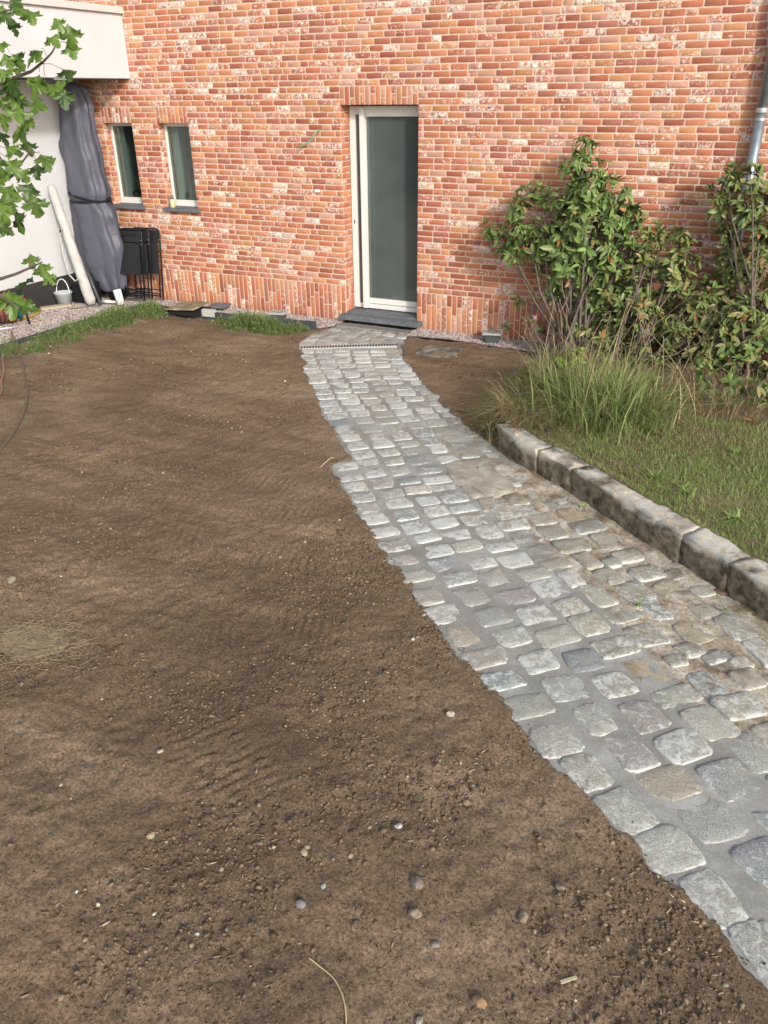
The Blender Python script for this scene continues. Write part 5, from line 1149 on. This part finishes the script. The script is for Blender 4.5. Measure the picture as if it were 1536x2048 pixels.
A_ = [(1165,300,28,-.6),(1150,335,34,-.6),(1185,345,36,-.6),(1170,385,55,-.65),(1205,405,55,-.6),(1130,425,60,-.7),(1225,385,35,-.6),(1060,385,30,-.6),(1035,420,28,-.6),(1045,455,36,-.7),(990,462,26,-.65),(1025,495,26,-.7),(1080,490,50,-.75),(1115,485,55,-.85),(1180,480,60,-.9),(1235,440,42,-.7),(1262,425,24,-.6),(1140,545,50,-1.0),(1200,545,55,-.95),(1250,505,45,-.8),(1110,585,24,-.9),(1185,600,45,-.9),(1160,450,60,-.7)]
rhodo((-1.80,-.75,.14), 'tall green rhododendron, the left one, reaching highest against the brick wall', A_, 30, (G_M, G_Y, BR, .035), 1)
A2 = [(1035,600,16,-.62),(1012,650,12,-.62),(1090,660,14,-.7),(1062,640,8,-.65)]
rhodo((-2.02,-.72,.05), 'small low rhododendron shoot leaning out left over the gravel', A2, 40, (G_M, G_Y, BR, .06), 5, (.05, .09), nmain=60)
B_ = [(1290,470,34,-.7),(1330,462,24,-.7),(1310,520,45,-.75),(1265,590,50,-.9),(1345,585,48,-.85),(1385,520,26,-.75),(1225,660,52,-1.1),(1310,660,58,-1.05),(1395,640,48,-.95),(1170,680,40,-1.1),(1240,735,48,-1.3),(1320,740,50,-1.3),(1400,720,45,-1.2),(1290,800,30,-1.5),(1120,700,28,-1.1),(1265,530,36,-.8),(1225,600,46,-1.0),(1370,760,48,-1.5),(1330,790,45,-1.8),(1240,790,36,-1.7),(1190,740,40,-1.6),(1360,680,45,-1.5),(1280,640,50,-1.4),(1210,690,40,-1.5),(1160,650,34,-1.2),(1420,580,38,-.9),(1360,480,30,-.7),(1400,620,46,-1.2),(1340,540,40,-.9),(1160,780,34,-2.0),(1100,740,34,-1.7),(1420,660,40,-1.3),(1250,450,24,-.6),(1350,770,42,-2.0),(1290,720,45,-1.9),(1230,740,38,-2.0)]
rhodo((-1.15,-1.0,.15), 'low sparse rhododendron in the middle with olive and rust brown leaves', B_, 44, (OL+G_M[:2], [(.14,.20,.06), (.17,.21,.08)], BR, .06), 2, (.075, .13), .22, bare=5)
C_ = [(1455,365,34,-.65),(1500,345,34,-.65),(1440,410,28,-.65),(1480,420,48,-.7),(1530,400,45,-.7),(1515,480,50,-.8),(1450,470,24,-.7),(1500,545,52,-.9),(1450,600,42,-.95),(1525,620,60,-1.0),(1470,680,50,-1.1),(1520,720,55,-1.25),(1440,745,42,-1.3),(1500,790,45,-1.45),(1590,430,60,-.7),(1600,560,70,-.9),(1600,700,75,-1.1),(1580,810,50,-1.4),(1400,690,34,-1.2),(1480,640,50,-1.5),(1430,800,45,-1.9),(1500,830,42,-2.0),(1460,520,40,-.7),(1530,760,50,-1.9),(1395,810,34,-2.0),(1480,700,45,-1.7),(1530,690,45,-1.7),(1440,680,40,-1.7),(1410,740,40,-1.9),(1470,750,45,-2.0),(1400,790,40,-3.2),(1460,800,42,-3.2),(1520,800,48,-3.2),(1490,840,34,-3.3),(1350,810,34,-3.3),(1300,770,34,-3.2)]
rhodo((-.15,-1.0,.15), 'tall olive brown rhododendron at the right edge in front of the downpipe', C_, 44, (OL+G_M, [(.13,.19,.06), (.17,.22,.08)], BR, .05), 3, (.075, .13), .16, bare=5)
# bright young rosettes low on the right and the yellow sapling
rhodo((-.55,-1.75,.16), 'pair of bright green rosettes low down in front of the right hand bush', [(1415,745,14,-1.7),(1462,760,14,-1.7)], 60, (G_Y, G_Y, BR, .04), 8, (.08, .12), 1., nmain=40, bare=0, YS=1)
rhodo((-1.55,-1.95,.15), 'yellow green sapling with soft leaves rising out of the wild grass', [(1060,740,24,-1.9),(1085,765,22,-1.9),(1120,725,26,-1.9),(1140,750,20,-1.8),(1070,790,18,-2.0),(1045,770,22,-2.2),(1150,715,22,-1.9)], 90, ([(.22,.27,.055), (.17,.25,.05)], [(.27,.30,.06), (.22,.30,.06)], BR, .0), 9, (.05, .09), .5, nmain=90, bare=0, YS=1)
# fallen leaves
rs = np.random.default_rng(77)
for i, (px, py, lab) in enumerate([(1485,838,'orange brown fallen leaf at the back edge of the lawn, left of its neighbour'), (1512,843,'orange brown fallen leaf at the back edge of the lawn by the right edge'), (1155,745,'rust coloured leaf caught in the dry grass')]):
    v = ray(px, py); t_ = (.20-CH)/v[2]; P0 = CAM+v*t_
    V = leaves_xyz(np.array([P0]), np.array([[math.cos(i*2.), math.sin(i*2.), .1]]), np.array([[0, 0, 1.]]), np.array([.10]), np.array([.035]), np.array([1]))[0]
    o = npmesh('fallen_leaf', V-P0, LTF, m_leafattr, None, np.tile([.42, .19, .09, 1], (11, 1)), smooth=True); o.location = P0; tag(o, lab, 'leaf')

# ------------------------------------------------------------------ maple hanging in from the left
mp = CAM+ray(-620, 900)/FPX*3.3
maple = empty('maple_tree', (mp[0], mp[1], 0), 'young maple whose leafy twigs hang into the picture at the left edge', 'tree'); M0 = np.array([mp[0], mp[1], 0])
def dpt(px, py, d): return CAM+ray(px, py)/FPX*d-M0
b = MB(); top = dpt(-560, -300, 3.5)
b.tube([(0, 0, -.1), (.03, .02, .6), (.0, .05, 1.3), (.06, .02, 2.0), tuple(top*.5+np.array([0, 0, 1.2])), tuple(top)], [.07, .055, .045, .035, .028, .016], 10); b.build('trunk', m_bark, maple, 0, True)
TW = [[(-600,250,3.4),(-250,220,3.3),(-60,190,3.2),(30,155,3.15),(62,143,3.15),(88,122,3.12),(104,105,3.1),(115,84,3.1)],
      [(-600,560,3.4),(-260,470,3.3),(-80,400,3.2),(0,366,3.1),(24,352,3.1),(44,325,3.08),(60,302,3.05)],
      [(-600,720,3.3),(-260,640,3.2),(-90,590,3.1),(0,558,3.0),(32,548,3.0),(68,532,2.98),(84,524,2.96)],
      [(-600,60,3.4),(-250,60,3.3),(-80,40,3.2),(0,26,3.15),(28,17,3.1)],
      [(-260,470,3.3),(-100,520,3.1),(-30,580,3.0),(10,600,2.95),(40,615,2.9)],
      [(-250,220,3.3),(-90,260,3.2),(-10,300,3.1),(10,330,3.05)]]
tw_pts = []
for pts in TW:
    P = [dpt(*p) for p in pts]; r0 = .010; b = MB(); b.tube([tuple(p) for p in P], [r0*(1-.75*i/(len(P)-1)) for i in range(len(P))], 7); b.build('branch', m_mapletwig, maple, 0, True)
    for i in range(len(P)-1):
        for t_ in np.linspace(0, 1, 8): tw_pts.append(P[i]*(1-t_)+P[i+1]*t_)
tw_pts = np.array(tw_pts)
OUT = [(0,0),(.10,-.06),(.30,-.30),(.26,-.46),(.42,-.40),(.44,-.58),(.58,-.40),(.60,-.28),(.52,-.16),(.74,-.26),(.78,-.15),(.88,-.17),(1.0,0)]
OUT = OUT+[(x, -y) for x, y in OUT[-2:0:-1]]; OU = np.array(OUT)
def maple_leaf(c, tipdir, nrm, s, r_):
    T = tipdir/np.linalg.norm(tipdir); N = nrm-T*(nrm @ T); N /= np.linalg.norm(N); S = np.cross(N, T); n = len(OU)
    o = OU*(1+r_.normal(0, .05, OU.shape)); ctr = np.array([.36, 0])
    droop = r_.uniform(.05, .4); cup = r_.uniform(-.1, .35)
    def w(p): return T*(p[0]-.4)*s+S*p[1]*s*1.05+N*s*(-droop*(p[0]-.3)**2-cup*p[1]**2+.05*r_.normal())
    V = [w(ctr)]+[w((ctr+o_)/2) for o_ in o]+[w(o_) for o_ in o]
    F3 = [(0, 1+i, 1+(i+1) % n) for i in range(n)]; F4 = [(1+i, 1+n+i, 1+n+(i+1) % n, 1+(i+1) % n) for i in range(n)]
    return np.array(V), [np.array(F4), np.array(F3)], w((0, 0))
ML = [(29,5,30),(39,21,40),(60,29,38),(12,33,34),(28,52,30),(5,90,28),(116,48,32),(140,68,44),(141,98,34),(103,80,34),(32,118,38),(70,110,44),(132,146,36),(34,140,30),(8,150,34),(22,170,46),(26,195,40),(72,166,52),(110,176,50),(128,192,40),(44,206,30),(72,212,38),(38,226,42),(6,240,34),(40,264,44),(4,274,30),(24,300,36),(57,292,34),(88,320,40),(24,334,42),(74,340,34),(3,352,30),(18,382,44),(58,380,42),(16,402,46),(70,408,46),(35,440,44),(8,456,34),(62,520,32),(84,538,36),(50,566,44),(98,556,28),(22,602,58),(50,612,40),(-10,330,50),(-15,430,50),(-20,180,50),(-30,600,55),(-12,20,40),(-40,250,50),(-40,520,55),(10,205,40),(58,245,36),(5,420,40),(45,350,34),(14,120,34)]
r_ = np.random.default_rng(12); pb = MB()
for (px, py, s_) in ML:
    d = r_.uniform(2.85, 3.3); c = dpt(px, py, d); s = s_*1.08/FPX*d
    right, up_, toward = CR, CU, -CF
    a = r_.normal(-1.35, .6); tip = right*math.cos(a)*(1 if px > 20 else .8)+up_*math.sin(a)+toward*r_.normal(-.1, .35)+right*.35
    nrm = toward*.9+np.array([0, 0, 1.])*r_.uniform(.2, .9)+right*r_.normal(0, .35)+up_*r_.normal(0, .3)
    V, F, bp = maple_leaf(c, tip, nrm, s, r_); o = npmesh('leaf', V, F, m_maple, maple, smooth=True); o.location = c
    q = tw_pts[np.argmin(np.linalg.norm(tw_pts-(c+bp), axis=1))]; e = c+bp; 
    if np.linalg.norm(q-e) < .16: pb.tube([tuple(q), tuple(q*.5+e*.5+np.array([0, 0, .01])), tuple(e)], .0012, 4, False)
o = pb.build('petioles', m_petiole, maple); o['kind'] = 'stuff'

# ------------------------------------------------------------------ unseen hedge beyond the extension, added to be mirrored in the door glass
hg = empty('hedge', (-10.2, -13, 0), 'tall dark hedge out of view at the left, added for its faint reflection in the door glass', 'hedge')
r_ = np.random.default_rng(4); n = 9000
q = np.stack([r_.uniform(-1, 1, n), r_.uniform(-5.4, 5.4, n), r_.uniform(0, 2.4, n)], 1)
face = r_.random(n); q[face < .6, 0] = 1+r_.normal(0, .08, (face < .6).sum()); q[face > .8, 2] = 2.4+r_.normal(0, .08, (face > .8).sum())
D_ = r_.normal(0, 1, (n, 3)); D_ /= np.linalg.norm(D_, axis=1)[:, None]
V = leaves_xyz(q, D_, r_.normal(0, 1, (n, 3)), r_.uniform(.06, .12, n), r_.uniform(.03, .05, n), r_.integers(0, 3, n)).reshape(-1, 3)
o = npmesh('foliage', V, [(f[None]+(np.arange(n)*11)[:, None, None]).reshape(-1, f.shape[1]) for f in LTF], m_leafattr, hg, np.repeat(np.concatenate([pick(r_, [((.04,.07,.02),3), ((.06,.10,.03),2)], n), np.ones((n, 1))], 1), 11, 0)); o['kind'] = 'stuff'
b = MB(); b.box(-.9, .9, -5.3, 5.3, -.05, 2.3); b.build('core', mat('hedge_core', (.02, .03, .012), .95), hg)
